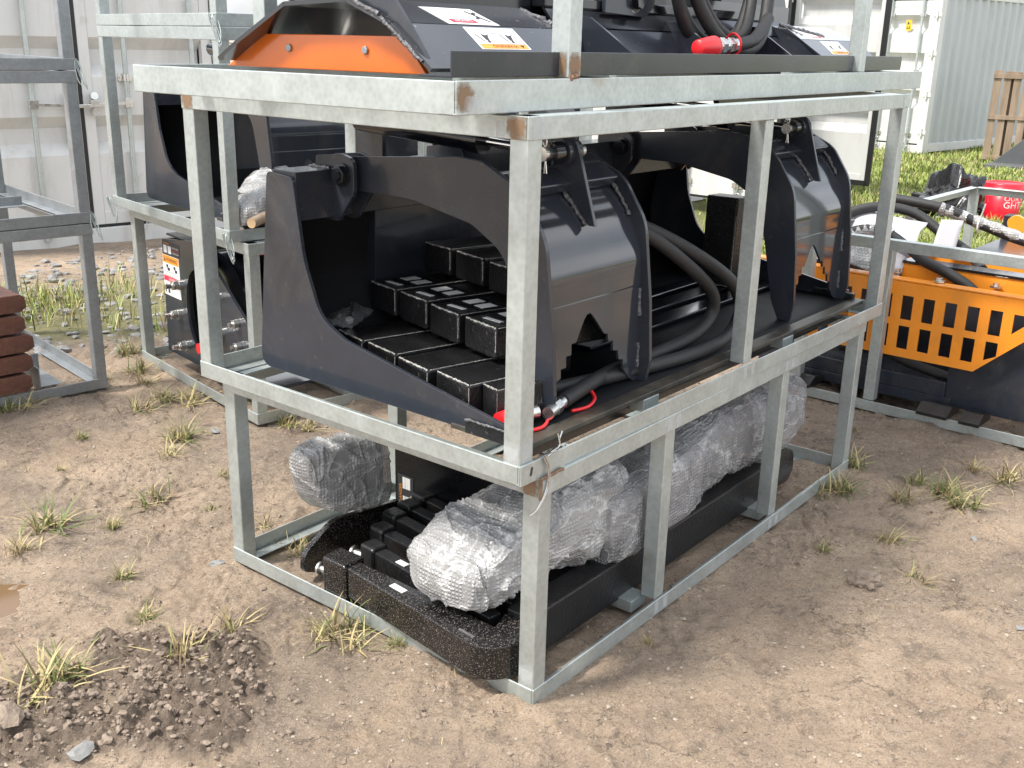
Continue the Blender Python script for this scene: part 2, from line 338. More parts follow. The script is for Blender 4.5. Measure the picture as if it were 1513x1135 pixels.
# ------------------------------------------------------------------ ground
def frame_xy(c, yaw):
    cu_, su_ = math.cos(yaw), math.sin(yaw)
    return lambda u, v: (c[0]+cu_*u-su_*v, c[1]+su_*u+cu_*v)
HEAP = [(-0.93, 2.42, .27, .21, .05), (-1.12, 2.20, .24, .20, .045), (-0.80, 2.25, .25, .2, .03)]
PUD = (-1.53, 2.74)
def heap_mask(x, y):
    m = np.zeros_like(x)
    for hx, hy, a, b, hh in HEAP:
        d = ((x-hx)/a)**2 + ((y-hy)/b)**2; m = np.maximum(m, np.clip(1.25-d, 0, 1))
    return np.clip(m*1.5+.9*(m > 0)*fbm(np.c_[x, y]*7, 3, 17), 0, 1)
def ground_z(x, y):
    p = np.c_[x, y]
    z = .016*fbm(p*.9, 3, 3) + .010*fbm(p*3.1, 3, 9)
    wob = np.c_[x+.10*fbm(p*4, 2, 21), y+.10*fbm(p*4+9, 2, 22)]
    rd = 1-np.abs(vnoise(wob*np.array([3.2, 5.5]), 31)); lump = np.clip(fbm(p*2.2, 3, 41)*1.4, 0, 1)
    z += .022*np.clip(rd-.74, 0, 1)/.26*np.clip(lump*1.3, 0, 1)
    rd2 = 1-np.abs(vnoise(wob*7.5+40, 33)); z -= .011*np.clip(rd2-.86, 0, 1)/.14*np.clip(fbm(p*1.7+20, 2, 35)*1.8, 0, 1)
    z += .0065*fbm(p*14, 3, 51)*(.35+lump) + .0026*fbm(p*45, 2, 61)
    ck = 1-np.abs(vnoise(wob*np.array([9., 13.])+70, 36)); z -= .010*np.clip(ck-.90, 0, 1)/.10*np.clip(fbm(p*3.1+50, 2, 37)*2.2-.2, 0, 1)
    gr = np.clip(fbm(p*4.3+11, 3, 38)*2-.1, 0, 1); z += gr*(.009*np.abs(fbm(p*34, 3, 39)))
    h = heap_mask(x, y)
    z += h*(.002+.034*np.abs(fbm(p*15, 4, 71)) + .020*np.abs(vnoise(p*55, 75)))
    d = np.sqrt(((x-PUD[0])/.17)**2 + ((y-PUD[1])/.10)**2) + .35*fbm(p*5, 2, 81)
    z -= .030*np.clip(1.15-d, 0, 1)
    # churned hole near the front post
    hd = np.sqrt((x-.30)**2+((y-2.17)/.8)**2); z += np.where(hd < .12, .018*np.abs(fbm(p*26, 3, 91))-.018*np.clip(1-hd/.06, 0, 1), 0)*np.clip(1.6-hd/.075, 0, 1)
    far = np.clip((np.hypot(x, y)-14)/10, 0, 1)
    return z*(1-far) - .008
def gz(x, y): return float(ground_z(np.array([x], float), np.array([y], float))[0])
def axis_pts(lo, hi, step, far_lo, far_hi):
    a = list(np.arange(lo, hi, step)); s_ = step; v = hi
    while v < far_hi: a.append(v); s_ *= 1.13; v += s_
    a.append(far_hi); s_ = step; v = lo; pre = []
    while v > far_lo: s_ *= 1.13; v -= s_; pre.append(v)
    pre[-1] = far_lo
    return np.array(pre[::-1]+a)
gx = axis_pts(-2.2, 2.3, .0082, -900, 900); gy = axis_pts(1.8, 4.5, .0082, -60, 1500)
GX, GY = np.meshgrid(gx, gy); gvx, gvy = GX.ravel(), GY.ravel(); gvz = ground_z(gvx, gvy)
nx, ny = len(gx), len(gy); ii = (np.arange(ny-1)[:, None]*nx + np.arange(nx-1)[None, :]).ravel()
def ground_mat():
    m, t, b = nodes_of('mud'); N = t.nodes.new; K = t.links.new
    tc = N('ShaderNodeTexCoord'); P = tc.outputs['Object']
    def noise(sc_, det=6, rough=.6, dist=0.):
        n = N('ShaderNodeTexNoise'); n.inputs['Scale'].default_value = sc_; n.inputs['Detail'].default_value = det; n.inputs['Roughness'].default_value = rough; n.inputs['Distortion'].default_value = dist; K(P, n.inputs['Vector']); return n.outputs['Fac']
    def ramp(src, a, ca, b_, cb):
        r = N('ShaderNodeValToRGB'); r.color_ramp.elements[0].position = a; r.color_ramp.elements[1].position = b_; r.color_ramp.elements[0].color = (*ca, 1); r.color_ramp.elements[1].color = (*cb, 1); K(src, r.inputs[0]); return r.outputs[0]
    def mix(f, a, b_, mode='MIX'):
        x = N('ShaderNodeMix'); x.data_type = 'RGBA'; x.blend_type = mode
        for i, q in ((0, f), (6, a), (7, b_)):
            if isinstance(q, (int, float)): x.inputs[i].default_value = q
            elif isinstance(q, tuple): x.inputs[i].default_value = (*q, 1)
            else: K(q, x.inputs[i])
        return x.outputs[2]
    base = ramp(noise(1.7, 8, .62, .5), .34, (.405, .302, .220), .66, (.58, .445, .325))
    grey = ramp(noise(.75, 7, .68, .8), .47, (0, 0, 0), .60, (.85, .85, .85))
    c = mix(grey, base, ramp(noise(6, 6, .7), .35, (.240, .188, .147), .65, (.345, .275, .216)))
    c = mix(ramp(noise(4.2, 7, .68, 1.4), .58, (0, 0, 0), .70, (.65, .65, .65)), c, (.53, .395, .265))
    c = mix(ramp(noise(8, 8, .75, .6), .53, (0, 0, 0), .64, (.7, .7, .7)), c, (.185, .145, .113))
    # trodden creases: thin dark lines that come and go
    for sc_, sd_ in ((3.3, .0), (7.7, 4.)):
        mp = N('ShaderNodeMapping'); mp.inputs['Location'].default_value = (sd_, sd_*2, 0); mp.inputs['Scale'].default_value = (1, 1.7, 1)
        nw = N('ShaderNodeTexNoise'); nw.inputs['Scale'].default_value = 5; nw.inputs['Detail'].default_value = 6; nw.inputs['Roughness'].default_value = .7; K(P, nw.inputs['Vector'])
        ad = N('ShaderNodeMix'); ad.data_type = 'RGBA'; ad.blend_type = 'LINEAR_LIGHT'; ad.inputs[0].default_value = .16; K(P, ad.inputs[6]); K(nw.outputs['Color'], ad.inputs[7]); K(ad.outputs[2], mp.inputs[0])
        vo = N('ShaderNodeTexVoronoi'); vo.feature = 'DISTANCE_TO_EDGE'; vo.inputs['Scale'].default_value = sc_; K(mp.outputs[0], vo.inputs['Vector'])
        ln = ramp(vo.outputs['Distance'], .004, (1, 1, 1), .022, (0, 0, 0)); msk = ramp(noise(2.6+sd_*.3, 4, .6), .52, (0, 0, 0), .60, (1, 1, 1))
        f_ = mix(1.0, ln, msk, 'MULTIPLY'); c = mix(mix(1.0, f_, (.75, .75, .75), 'MULTIPLY'), c, (.10, .078, .060))
    c = mix(ramp(noise(60, 6, .8), .56, (0, 0, 0), .64, (.75, .75, .75)), c, (.150, .120, .097))
    c = mix(ramp(noise(190, 3, .7), .55, (0, 0, 0), .64, (.7, .7, .7)), c, (.155, .125, .10))
    c = mix(ramp(noise(130, 3, .65), .58, (0, 0, 0), .66, (.65, .65, .65)), c, (.60, .51, .42))
    at = N('ShaderNodeAttribute'); at.attribute_name = 'turf'
    c = mix(at.outputs['Fac'], c, ramp(noise(30, 4), .3, (.11, .135, .035), .7, (.22, .22, .09)))
    at2 = N('ShaderNodeAttribute'); at2.attribute_name = 'soil'
    c = mix(at2.outputs['Fac'], c, ramp(noise(40, 5), .3, (.12, .092, .073), .7, (.25, .195, .152)))
    K(c, b.inputs['Base Color'])
    mr = N('ShaderNodeMapRange'); mr.inputs['To Min'].default_value = .55; mr.inputs['To Max'].default_value = .95; K(noise(2.5, 5), mr.inputs['Value']); K(mr.outputs[0], b.inputs['Roughness'])
    b.inputs['Specular IOR Level'].default_value = .3
    b1 = N('ShaderNodeBump'); b1.inputs['Strength'].default_value = .8; b1.inputs['Distance'].default_value = .030; K(noise(85, 7, .8), b1.inputs['Height'])
    b2 = N('ShaderNodeBump'); b2.inputs['Strength'].default_value = .6; b2.inputs['Distance'].default_value = .035; K(noise(18, 8, .7, 1.), b2.inputs['Height']); K(b1.outputs[0], b2.inputs['Normal'])
    K(b2.outputs[0], b.inputs['Normal'])
    return m
ground = np_obj('ground', np.c_[gvx, gvy, gvz], np.c_[ii, ii+1, ii+nx+1, ii+nx], ground_mat())
tag(ground, 'trampled brown mud with damp patches', 'ground', kind='structure')
def turf_mask(x, y):
    p = np.c_[x, y]; n = fbm(p*.8, 3, 101)
    right = np.clip((y-6.6+.35*n*3-.12*x)*1.2, 0, 1)*np.clip((x-1.2)*1.5, 0, 1)
    left = np.clip(1.3-np.abs((y-6.7-.25*x)/0.85)+.8*n, 0, 1)*np.clip((-1.2-x)*1.5, 0, 1)*.75
    return np.maximum(right, left)
for nm, val in (('turf', turf_mask(gvx, gvy)), ('soil', np.clip(heap_mask(gvx, gvy)*1.1, 0, .8))):
    a = ground.data.attributes.new(nm, 'FLOAT', 'POINT'); a.data.foreach_set('value', val.astype(np.float32))

# ------------------------------------------------------------------ steel crate frames
T = .05
def angle_rail(p0, p1, inward, top=False, bot=True, wd=T, ht=T, th=.005):
    """angle iron: upright leg on the outside, flat leg inward at the top or the bottom"""
    m = MB(); p0, p1, inn = Vector(p0), Vector(p1), Vector(inward)
    d = (p1-p0).normalized(); l = (p1-p0).length; c = (p0+p1)/2
    m.obox(c + inn*(th/2) + Z*(ht/2), (d, inn, Z), (l/2, th/2, ht/2))
    z_ = ht-th/2 if top else th/2
    m.obox(c + inn*(th+(wd-th)/2) + Z*z_, (d, inn, Z), (l/2, (wd-th)/2, th/2))
    return m
def post(u, v, z0, z1, sx=T, sy=T):
    m = MB(); m.box(u, u+sx, v, v+sy, z0, z1); return m
def crate(loc, yaw, Lc, Wc, Hc, label, mids=(), backmids=(), rail_h=T, bars=(), top=True, m=None, corners=True, side=()):
    m = m or ZINC
    t = thing('steel_crate_frame', loc, yaw, label, 'crate frame', 'galvanised steel crate frames')
    e = .0026
    if corners:
        for u, v in ((0, 0), (0, Wc-T), (Lc-T, 0), (Lc-T, Wc-T)):
            post(u, v, 0 if Hc < 1.2 else 0, Hc).build('post', m, t, .003)
    zs = [(0, False)] + ([(Hc-T, True)] if top else [])
    for z0, tp in zs:
        h = rail_h if not tp else T
        # long rails stand 2.6 mm proud of the posts, short rails butt between
        angle_rail((T*0-e, -e, z0), (Lc+e, -e, z0), (0, 1, 0), tp, ht=h).build('rail', m, t, .002)
        angle_rail((0, Wc+e, z0), (Lc, Wc+e, z0), (0, -1, 0), tp, ht=h).build('rail', m, t, .002)
        angle_rail((-e, .004, z0), (-e, Wc, z0), (1, 0, 0), tp, ht=h-.001).build('rail', m, t, .002)
        angle_rail((Lc+e, .004, z0), (Lc+e, Wc, z0), (-1, 0, 0), tp, ht=h-.001).build('rail', m, t, .002)
    for u in mids: post(u, .0045, T, Hc-T+(0 if top else T)).build('middle_post', m, t, .003)
    for u in backmids: post(u, Wc-T-.0045, T, Hc-T).build('middle_post', m, t, .003)
    for v in side: post(.0045, v, T, Hc-T).build('middle_post', m, t, .003)
    for u in bars:
        b = MB(); b.box(u, u+.08, T+.004, Wc-T-.004, .008, .045); b.build('cross_bar', m, t, .002)
    return t
A0, AY = (0.0721, 2.3005), .9033; B0, BY = (0.0219, 2.2542), .8909; C0, CY = (-.1236, 2.1557), .9243
H1, H2 = .6339, .8402
AL, BL, W_ = 2.0904, 2.2588, 1.2338
cA = crate((*A0, 0), AY, AL, 1.2234, H1, 'bottom crate frame of the tall front stack, standing in the mud with wrapped rolls inside', (.60, 1.37), (.7,), bars=(.55, 1.4))
cB = crate((*B0, H1), BY, BL, 1.2443, H2, 'middle crate frame of the front stack, holding the claw bucket', (1.115,), (.6, 1.5), bars=(.62, 1.5))
cC = crate((*C0, H1+H2+.004), CY, 2.956, 1.092, .95, 'top crate frame of the front stack, set askew under the upturned black blade', (), (), rail_h=.068, top=False, corners=False, bars=(.3, 1.2, 2.2))
for u, v in ((.395, .004), (2.25, .004), (.395, 1.04), (2.25, 1.04)):
    p_ = post(u, v, .068, 1.0); p_.build('post', ZINC, cC, .003)
for (u0, v0, z0) in ((.40, -.001, .070),):
    b = MB()
    for k in range(7): b.cyl((u0+.004*k, v0-.001, z0+random.uniform(-.004, .006)), (u0+.004*k, v0+.003, z0+random.uniform(-.004, .01)), random.uniform(.004, .010), 8)
    b.build('weld_scorch', BURN, cC)
# welded lugs, slots and scorched welds on the front corner
lug = MB(); lug.box(-.002, .17, -.0075, -.0030, 0, .052); lug.build('tie_plate', ZINC, cB, .0015)
sl = MB(); sl.prism(rp([(.030, .018, .004), (.038, .018, .004), (.042, .040, .004), (.034, .040, .004)]), (0, -.0078, 0), X, Z, .0004); sl.build('slot', INK, cB)
b = MB(); b.box(-.006, .004, -.0055, -.002, H1-.052, H1+.0005); b.bead((.0, -.004, H1+.001), (.09, -.004, H1+.001), .004); b.build('weld_scorch', BURN, cA)

# stacks behind and to the left
D0, DY, DZ = (-1.109, 4.308), .72, .80
cD1 = crate((*D0, 0), DY, 2.1, 1.26, DZ, 'lower crate frame of the rear left stack, around the black bolted plate', (), (), bars=(.5,), m=ZINC)
D2 = (D0[0]-.075, D0[1])
cD2 = crate((*D2, DZ+.004), DY, 2.1, 1.26, .85, 'middle crate frame of the rear left stack, round a second claw bucket', (1.0,), (), bars=(.5,), m=ZINC)
cD3 = crate((*D2, DZ+.856), DY, 2.1, 1.26, .85, 'topmost crate frame of the rear left stack, cut by the top of the view', (), (), bars=(.5,), m=ZINC)
EY = .75; EL = 1.9
E0 = (-1.944-EL*math.cos(EY), 4.779-EL*math.sin(EY))
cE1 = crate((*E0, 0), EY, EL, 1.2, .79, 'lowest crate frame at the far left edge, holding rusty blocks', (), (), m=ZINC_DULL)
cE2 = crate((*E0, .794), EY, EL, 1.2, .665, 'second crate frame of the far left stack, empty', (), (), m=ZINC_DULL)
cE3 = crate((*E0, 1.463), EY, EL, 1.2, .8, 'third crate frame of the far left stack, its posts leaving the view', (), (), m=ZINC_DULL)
G0, GY_ = (1.682, 4.702), .87
GV0, GV1 = -1.75, .40
def gp(u, v): return (G0[0]+math.cos(GY_)*u-math.sin(GY_)*v, G0[1]+math.sin(GY_)*u+math.cos(GY_)*v)
gx0, gy0 = gp(0, GV0)
cG = crate((gx0, gy0, 0), GY_, 2.39, GV1-GV0, .815, 'low crate frame on the right, around the orange slotted machine', (), (1.25,), m=ZINC, side=(-GV0-.025,))

def local(c, yaw, z0):
    cu_, su_ = math.cos(yaw), math.sin(yaw)
    return lambda u, v, z=0.: Vector((c[0]+cu_*u-su_*v, c[1]+su_*u+cu_*v, z0+z))
fA, fB, fC, fD = local(A0, AY, 0), local(B0, BY, H1), local(C0, CY, H1+H2+.004), local(D0, DY, 0)
fD2 = local(D2, DY, 0)
fG, fE = local(G0, GY_, 0), local(E0, EY, 0)

# ------------------------------------------------------------------ claw bucket (in its crate's own axes: u along the bucket, v towards its back)
def claw_bucket(label, loc, yaw):
    t = thing('claw_bucket', loc, yaw, label, 'claw bucket', 'claw buckets in the crates')
    side = rp([(1.075, .052, .05), (1.005, .632, .02), (.895, .622, .02), (.862, .40, .25), (.80, .245, .2), (.70, .20, .12), (.47, .157, .1), (.115, .092), (.115, .052)], 7)
    for u in (.095, 2.19):
        m = MB(); m.prism(side, (u, 0, 0), Y, Z, .012); sp_ = m.build('side_plate', BLACK, t, .0015)
        m = MB(); m.box(u-.006, u+.016, .09, .25, .046, .082); m.bead((u-.007, .1, .083), (u-.007, .25, .083), .004, 1); m.build('wear_block', [BLACKW, WELD], sp_, .002)
    m = MB()  # curved back and floor shell
    prof = spline([(.10, .060), (.75, .066), (.90, .085), (1.0, .17), (1.04, .30), (1.02, .45), (.985, .60)], 6)
    th = .012
    pr = [(p[0], p[1]) for p in [(q.x, q.y) for q in [Vector((a.x, a.y)) for a in [Vector((p.x, p.y)) for p in prof]]]]
    for i in range(len(pr)-1):
        (a0, z0), (a1, z1) = pr[i], pr[i+1]; d = Vector((0, a1-a0, z1-z0)); n = Vector((0, -d.z, d.y)).normalized()*th
        P0, P1 = Vector((.107, a0, z0)), Vector((.107, a1, z1)); Lx = Vector((2.083, 0, 0))
        m.add([P0, P1, P1+Lx, P0+Lx, P0-n, P1-n, P1+Lx-n, P0+Lx-n], [(0, 3, 2, 1), (4, 5, 6, 7), (0, 1, 5, 4), (3, 7, 6, 2)] + ([(0, 4, 7, 3)] if i == 0 else []) + ([(1, 2, 6, 5)] if i == len(pr)-2 else []), 0, True)
    m.build('bucket_shell', SHELLB, t)
    m = MB(); m.box(.09, 2.205, .055, .30, .046, .0600); m.build('cutting_edge', DUSTY, t, .002)
    m = MB()
    for v in (.40, .52, .64): m.box(.85, 2.18, v, v+.075, .069, .081)
    m.build('floor_bar', BLACKG, t, .003)
    m = MB()  # slotted apron hanging under the edge
    m.box(.12, 2.18, .10, .112, -.005, .0455)
    m.build('bottom_plate', BLACKG, t)
    m = MB(); m.box(.1075, 2.1895, .895, .995, .50, .636); m.bead((.236, .90, .638), (.236, .99, .638), .006, 1); m.build('top_beam', [BLACK, WELD], t, .004)
    m = MB(); m.box(.5, 1.8, 1.00, 1.06, .10, .60); m.build('mounting_plate', BLACK, t, .003)
    for u in (.50, 1.86):
        m = MB(); m.prism(rp([(.96, .60), (1.08, .60), (1.08, .80, .03), (.96, .80, .06)]), (u, 0, 0), Y, Z, .016); m.build('cylinder_lug', BLACK, t, .002)
    armp = rp([(.90, .668, .04), (.70, .683, .2), (.45, .703, .1), (.365, .698, .1), (.235, .637, .12), (.155, .52, .15), (.125, .30, .2), (.112, .12, .1), (.125, .052, .02), (.165, .052, .02), (.20, .12, .1), (.245, .32, .2), (.285, .47, .12), (.40, .535, .12), (.62, .575, .2), (.86, .578, .03), (.90, .59, .03)], 6)
    def clamp(u0, u1):
        a = MB()
        a.prism(armp, (u0, 0, 0), Y, Z, .014); a.prism(armp, (u1-.014, 0, 0), Y, Z, .014)
        arm = a.build('clamp_arm', BLACK, t, .0015)
        w_ = u1-u0-.028; ua = u0+.014
        # bent cover between the two plates, stepped notch at its foot (u fraction, z)
        c = MB()
        sec = [(p.x, p.y) for p in spline([(.405, .660), (.345, .655), (.275, .612), (.218, .545), (.180, .475), (.1605, .42), (.1583, .38), (.157, .34)], 5)]
        for i in range(len(sec)-1):
            (a0, z0), (a1, z1) = sec[i], sec[i+1]
            P0, P1 = Vector((ua, a0, z0)), Vector((ua, a1, z1)); Lx = Vector((w_, 0, 0))
            c.add([P0, P1, P1+Lx, P0+Lx], [(0, 1, 2, 3)], 0, True)
        k = w_/.43
        notch = [(.004, .045), (.032, .077), (.048, .143), (.066, .148), (.066, .173), (.088, .173), (.088, .203), (.110, .203), (.110, .233), (.130, .233), (.165, .290), (.178, .302), (.192, .302), (.208, .288), (.258, .232), (.275, .228), (.278, .207), (.300, .203), (.303, .174), (.326, .170), (.333, .141), (.352, .138), (.357, .107), (.386, .075), (.41, .06)]
        poly = [(0, .34), (0, .05)] + [(p[0]*k, p[1]) for p in notch] + [(w_, .055), (w_, .34)]
        ax_ = Vector((0, .150-.157, .05-.34)).normalized()*-1
        c.prism([(p[0], p[1]-.34) for p in poly], (ua, .157, .34), X, ax_, -.008)
        cv = c.build('arm_cover', BLACKC, arm); weld_mesh(cv)
        g = MB()
        g.obox((ua+w_/2, .285, .642), (X, Vector((0, .83, .56)), Vector((0, -.56, .83))), (w_/2, .034, .016)); g.build('stiffener_box', BLACK, arm, .006, 3)
        for q0, q1, rw in (((ua+w_*.42, .34, .672), (ua+w_*.46, .27, .645), .006), ((ua+w_*.46, .262, .61), (ua+w_*.5, .20, .53), .006), ((ua+w_-.008, .27, .625), (ua+w_-.005, .205, .535), .006), ((ua+w_-.004, .158, .33), (ua+w_-.004, .154, .25), .005), ((ua+w_-.004, .152, .17), (ua+w_-.004, .150, .10), .005)):
            g = MB(); g.bead(q0, q1, rw); g.build('weld_bead', WELD, arm)
        um = (u0+u1)/2
        g = MB(); g.prism(rp([(.335, .66), (.312, .752, .03), (.245, .757, .03), (.222, .70, .03), (.168, .53), (.19, .53), (.28, .63)]), (um-.006, 0, 0), Y, Z, .012)
        g.cyl((um-.030, .275, .715), (um+.030, .275, .715), .036, 20); g.build('gusset', BLACK, arm, .0015)
        pn = MB(); pn.cyl((um-.10, .275, .715), (um+.07, .275, .715), .0165, 20); pn.cyl((um-.106, .275, .715), (um-.098, .275, .715), .0185, 20)
        pin = pn.build('pivot_pin', STEEL, arm)
        ct = MB(); q = Vector((um-.088, .275, .715))
        ct.tube(spline([q+Vector((0, .004, -.05)), q+Vector((0, .002, -.02)), q+Vector((0, .004, .02)), q+Vector((0, .03, .04)), q+Vector((0, .034, .055)), q+Vector((0, .012, .062)), q+Vector((0, -.002, .035)), q+Vector((0, 0, .018))], 5), .0022, 6)
        ct.tube([q+Vector((0, -.004, -.05)), q+Vector((0, 0, -.016))], .0022, 6)
        ct.build('cotter_pin', STEEL, pin)
        # hydraulic cylinder to the lug at the back
        h = MB(); p0, p1 = Vector((um-.045, .275, .715)), Vector((um-.045, 1.02, .755)); e_ = p0.lerp(p1, .36)
        h.cyl(e_, p1, .033, 20); h.cyl(e_-(p1-p0).normalized()*.02, e_+(p1-p0).normalized()*.03, .037, 20); h.cyl((um-.075, .275, .715), (um-.02, .275, .715), .030, 18)
        cy = h.build('hydraulic_cylinder', BLACKG, arm)
        h = MB(); h.cyl(p0, e_, .0135, 16); h.build('piston_rod', CHROME, cy)
        h = MB(); h.tube([p1+Vector((-.02, -.02, .045)), e_+Vector((-.02, .02, .045)), e_+Vector((-.01, .01, .034))], .006, 8); h.cyl(e_+Vector((-.012, .05, .03)), e_+Vector((-.012, .05, .055)), .010, 10); h.build('oil_pipe', STEEL, cy)
        # hinge ears on the beam, bolt through
        for uu in (u0-.034, u0+.034, u1-.048, u1+.020):
            e2 = MB(); e2.prism(rp([(.965, .585), (.965, .668, .01), (.855, .680, .045), (.808, .668, .05), (.808, .575, .05), (.875, .49, .01), (.945, .49)]), (uu, 0, 0), Y, Z, .014); e2.build('hinge_ear', BLACK, arm, .0015)
        for uu, s_ in ((u0-.034, -1), (u1+.034, 1)):
            e2 = MB(); e2.cyl((uu, .853, .622), (uu+s_*.006, .853, .622), .033, 20); e2.hexa((uu+s_*.006, .853, .622), (uu+s_*.022, .853, .622), .027); e2.cyl((uu+s_*.022, .853, .622), (uu+s_*.026, .853, .622), .014, 14); e2.build('hinge_bolt', BLACKG, arm, .0015)
    clamp(.275, .745); clamp(1.685, 2.185)
    return t
gr1 = claw_bucket('charcoal claw bucket with two curved clamp arms, full of black weights, in the front stack', (*B0, H1), BY)
gr2 = copy_tree(gr1); gr2.location = (*D2, DZ+.004); gr2.rotation_euler = (0, 0, DY)
tag(gr2, 'second charcoal claw bucket, half hidden in the rear left stack')
# hydraulic hoses of the front bucket (parts: they are plumbed in)
def hose(name, pts, r, parent, mt=RUBBER, n=12, k=10):
    m = MB(); m.tube(spline(pts, k), r, n); return m.build(name, mt, parent)
hose('hydraulic_hose', [(.60, .62, .60), (.70, .42, .55), (.86, .26, .47), (1.04, .19, .35), (1.17, .165, .245), (1.185, .17, .165), (1.08, .175, .115), (.90, .19, .095), (.68, .20, .088), (.52, .175, .088), (.345, .135, .092)], .021, gr1)
hose('hydraulic_hose', [(.66, .60, .58), (.80, .40, .53), (1.00, .24, .43), (1.20, .14, .30), (1.30, .13, .20), (1.29, .13, .13), (1.17, .12, .09), (.98, .125, .085), (.76, .16, .083), (.56, .20, .083), (.42, .23, .085)], .021, gr1)
m = MB(); m.cyl((.345, .135, .092), (.315, .128, .090), .017, 14); m.hexa((.318, .128, .09), (.290, .122, .088), .020); m.cyl((.29, .122, .088), (.255, .114, .086), .017, 14); m.build('hose_coupling', STEEL, gr1, .001)
m = MB(); m.cyl((.12, .165, .090), (.16, .160, .090), .021, 18, 0, .024); m.hexa((.16, .160, .090), (.195, .150, .090), .022, 1); m.cyl((.195, .15, .09), (.24, .14, .09), .018, 14, 1); m.build('red_dust_cap', [RED, STEEL], gr1, .001, label='red dust cap on the hose end')
hose('red_cap_cord', [(.15, .16, .068), (.17, .11, .066), (.21, .098, .065), (.255, .115, .066), (.275, .135, .075)], .0048, gr1, RED, 8)
hose('red_cap_cord', [(.36, .115, .066), (.42, .105, .065), (.48, .125, .068), (.50, .15, .078)], .0048, gr1, RED, 8)
# ------------------------------------------------------------------ black weights stacked in the bucket
def weight_obj():
    t = thing('counterweight', (0, 0, 0), BY, 'x', 'counterweight', 'black weights in the claw bucket')
    m = MB(); m.box(0, .50, -.150, 0, .012, .098); m.build('body', BLACKW, t, .007, 2)
    m = MB()
    m.bead((.004, -.146, .097), (.004, -.006, .097), .0030); m.bead((.002, -.149, .03), (.002, -.149, .09), .0012); m.bead((.01, -.149, .097), (.40, -.149, .097), .0014)
    m.build('chipped_edge', CHIP, t)
    m = MB(); m.box(.075, .175, -.143, -.012, .0985, .1005); tg = m.build('rating_plate', BLACKG, t)
    m = MB()
    for v in (-.128, -.066): m.box(.095, .150, v, v+.040, .1007, .1012)
    m.build('plate_print', PAPER, tg)
    m = MB(); a = random.uniform(-.25, .25); m.obox((.045, -.075, .1000), (Vector((math.sin(a), math.cos(a), 0)), Vector((math.cos(a), -math.sin(a), 0)), Z), (.035, .008, .0006)); m.build('paper_tag', PAPER, t)
    return t
w0 = weight_obj(); first = True
def put_weight(u, v, z, label, strip=False, dyaw=0.):
    global first
    if first: o = w0; first = False
    else: o = copy_tree(w0)
    o.location = fB(u, v, z); o.rotation_euler = (0, 0, BY+dyaw); tag(o, label)
    if strip:
        for c in list(o.children):
            if c.name.split('.')[0] in ('rating_plate', 'paper_tag'):
                for cc in list(c.children): bpy.data.objects.remove(cc)
                bpy.data.objects.remove(c)
    return o
ordn = ['nearest the bucket back', 'second from the bucket back', 'third from the bucket back', 'fourth from the bucket back', 'closest to the front post']
SK = -.245
for i, (u, v) in enumerate(((.460, .985), (.422, .815), (.370, .640), (.330, .470))):
    put_weight(u, v, .166, 'tagged weight in the middle tier of the pile, '+ordn[i], False, SK+random.uniform(-.02, .02))
for i, (u, v) in enumerate(((.250, .905), (.215, .740), (.170, .572), (.150, .408), (.152, .246))):
    o = put_weight(u, v, .064, 'untagged weight in the lowest tier of the pile, '+ordn[i], True, SK+random.uniform(-.02, .02))
    if i == 4: o.scale = (.30, .42, 1)
    if i == 3: o.scale = (.5, 1, 1)
for i, (u, v) in enumerate(((.668, .950), (.628, .775), (.570, .590))):
    put_weight(u, v, .268, 'plain weight in the top tier of the pile, '+['furthest left', 'in the middle', 'furthest right'][i], True, SK+random.uniform(-.02, .02))
sw = put_weight(2.03, .62, .085, 'black weight standing on end in the far half of the bucket', True); sw.rotation_euler = (0, -math.pi/2+.02, BY); sw.scale = (.70, .9, 1.2)
# loose bolts in a clear bag
t = thing('bolt_bag', fB(.24, .905, .166), BY+.5, 'small clear bag of shiny bolts lying on the weights', 'bag of bolts')
m = MB(); m.cyl((.05, -.03, .022), (.16, .0, .040), .0065, 10); m.hexa((.035, -.034, .020), (.05, -.03, .022), .014); m.build('bolt', STEEL, t)
m = MB(); m.cyl((.02, .0, .014), (.09, .015, .018), .006, 10); m.hexa((.008, -.002, .013), (.02, .0, .014), .013); m.build('bolt', STEEL, t)
v_ = []; f_ = []
for i in range(13):
    for j in range(9):
        x_, y_ = i/12*.22-.02, j/8*.12-.06; v_.append((x_, y_, .012+.028*max(0, 1-abs(y_)/.06)*math.sin(min(1, i/12+.1)*2.6)))
v_ = np.array(v_); v_[:, 2] += .008*vnoise(v_*60, 5)
f_ = [(i*9+j, (i+1)*9+j, (i+1)*9+j+1, i*9+j+1) for i in range(12) for j in range(8)]
mm, tt, bb = nodes_of('clear_bag'); bb.inputs['Base Color'].default_value = (.8, .8, .82, 1); bb.inputs['Roughness'].default_value = .15; bb.inputs['Alpha'].default_value = .16
np_obj('clear_film', v_, f_, mm, t)
t = thing('wire_tie', fB(0, 0, 0), BY, 'silver wire tied round the front corner where two crate frames meet', 'wire tie', 'wire ties at crate corners')
m = MB()
for dx in (0, .006): m.tube(spline([(.075+dx, -.012, .055), (.090+dx, -.016, .02), (.085+dx, -.016, -.03), (.055+dx, -.012, -.075), (.035+dx, -.006, -.085)], 6), .0022, 6)
m.tube(spline([(.09, -.012, .052), (.11, -.014, .058), (.13, -.012, .056), (.10, -.016, .062), (.14, -.01, .064), (.138, -.01, .085), (.132, -.01, .10)], 6), .0022, 6)
m.tube([(.138, -.01, .08), (.15, -.01, .10)], .002, 6); m.build('wire', STEEL, t)

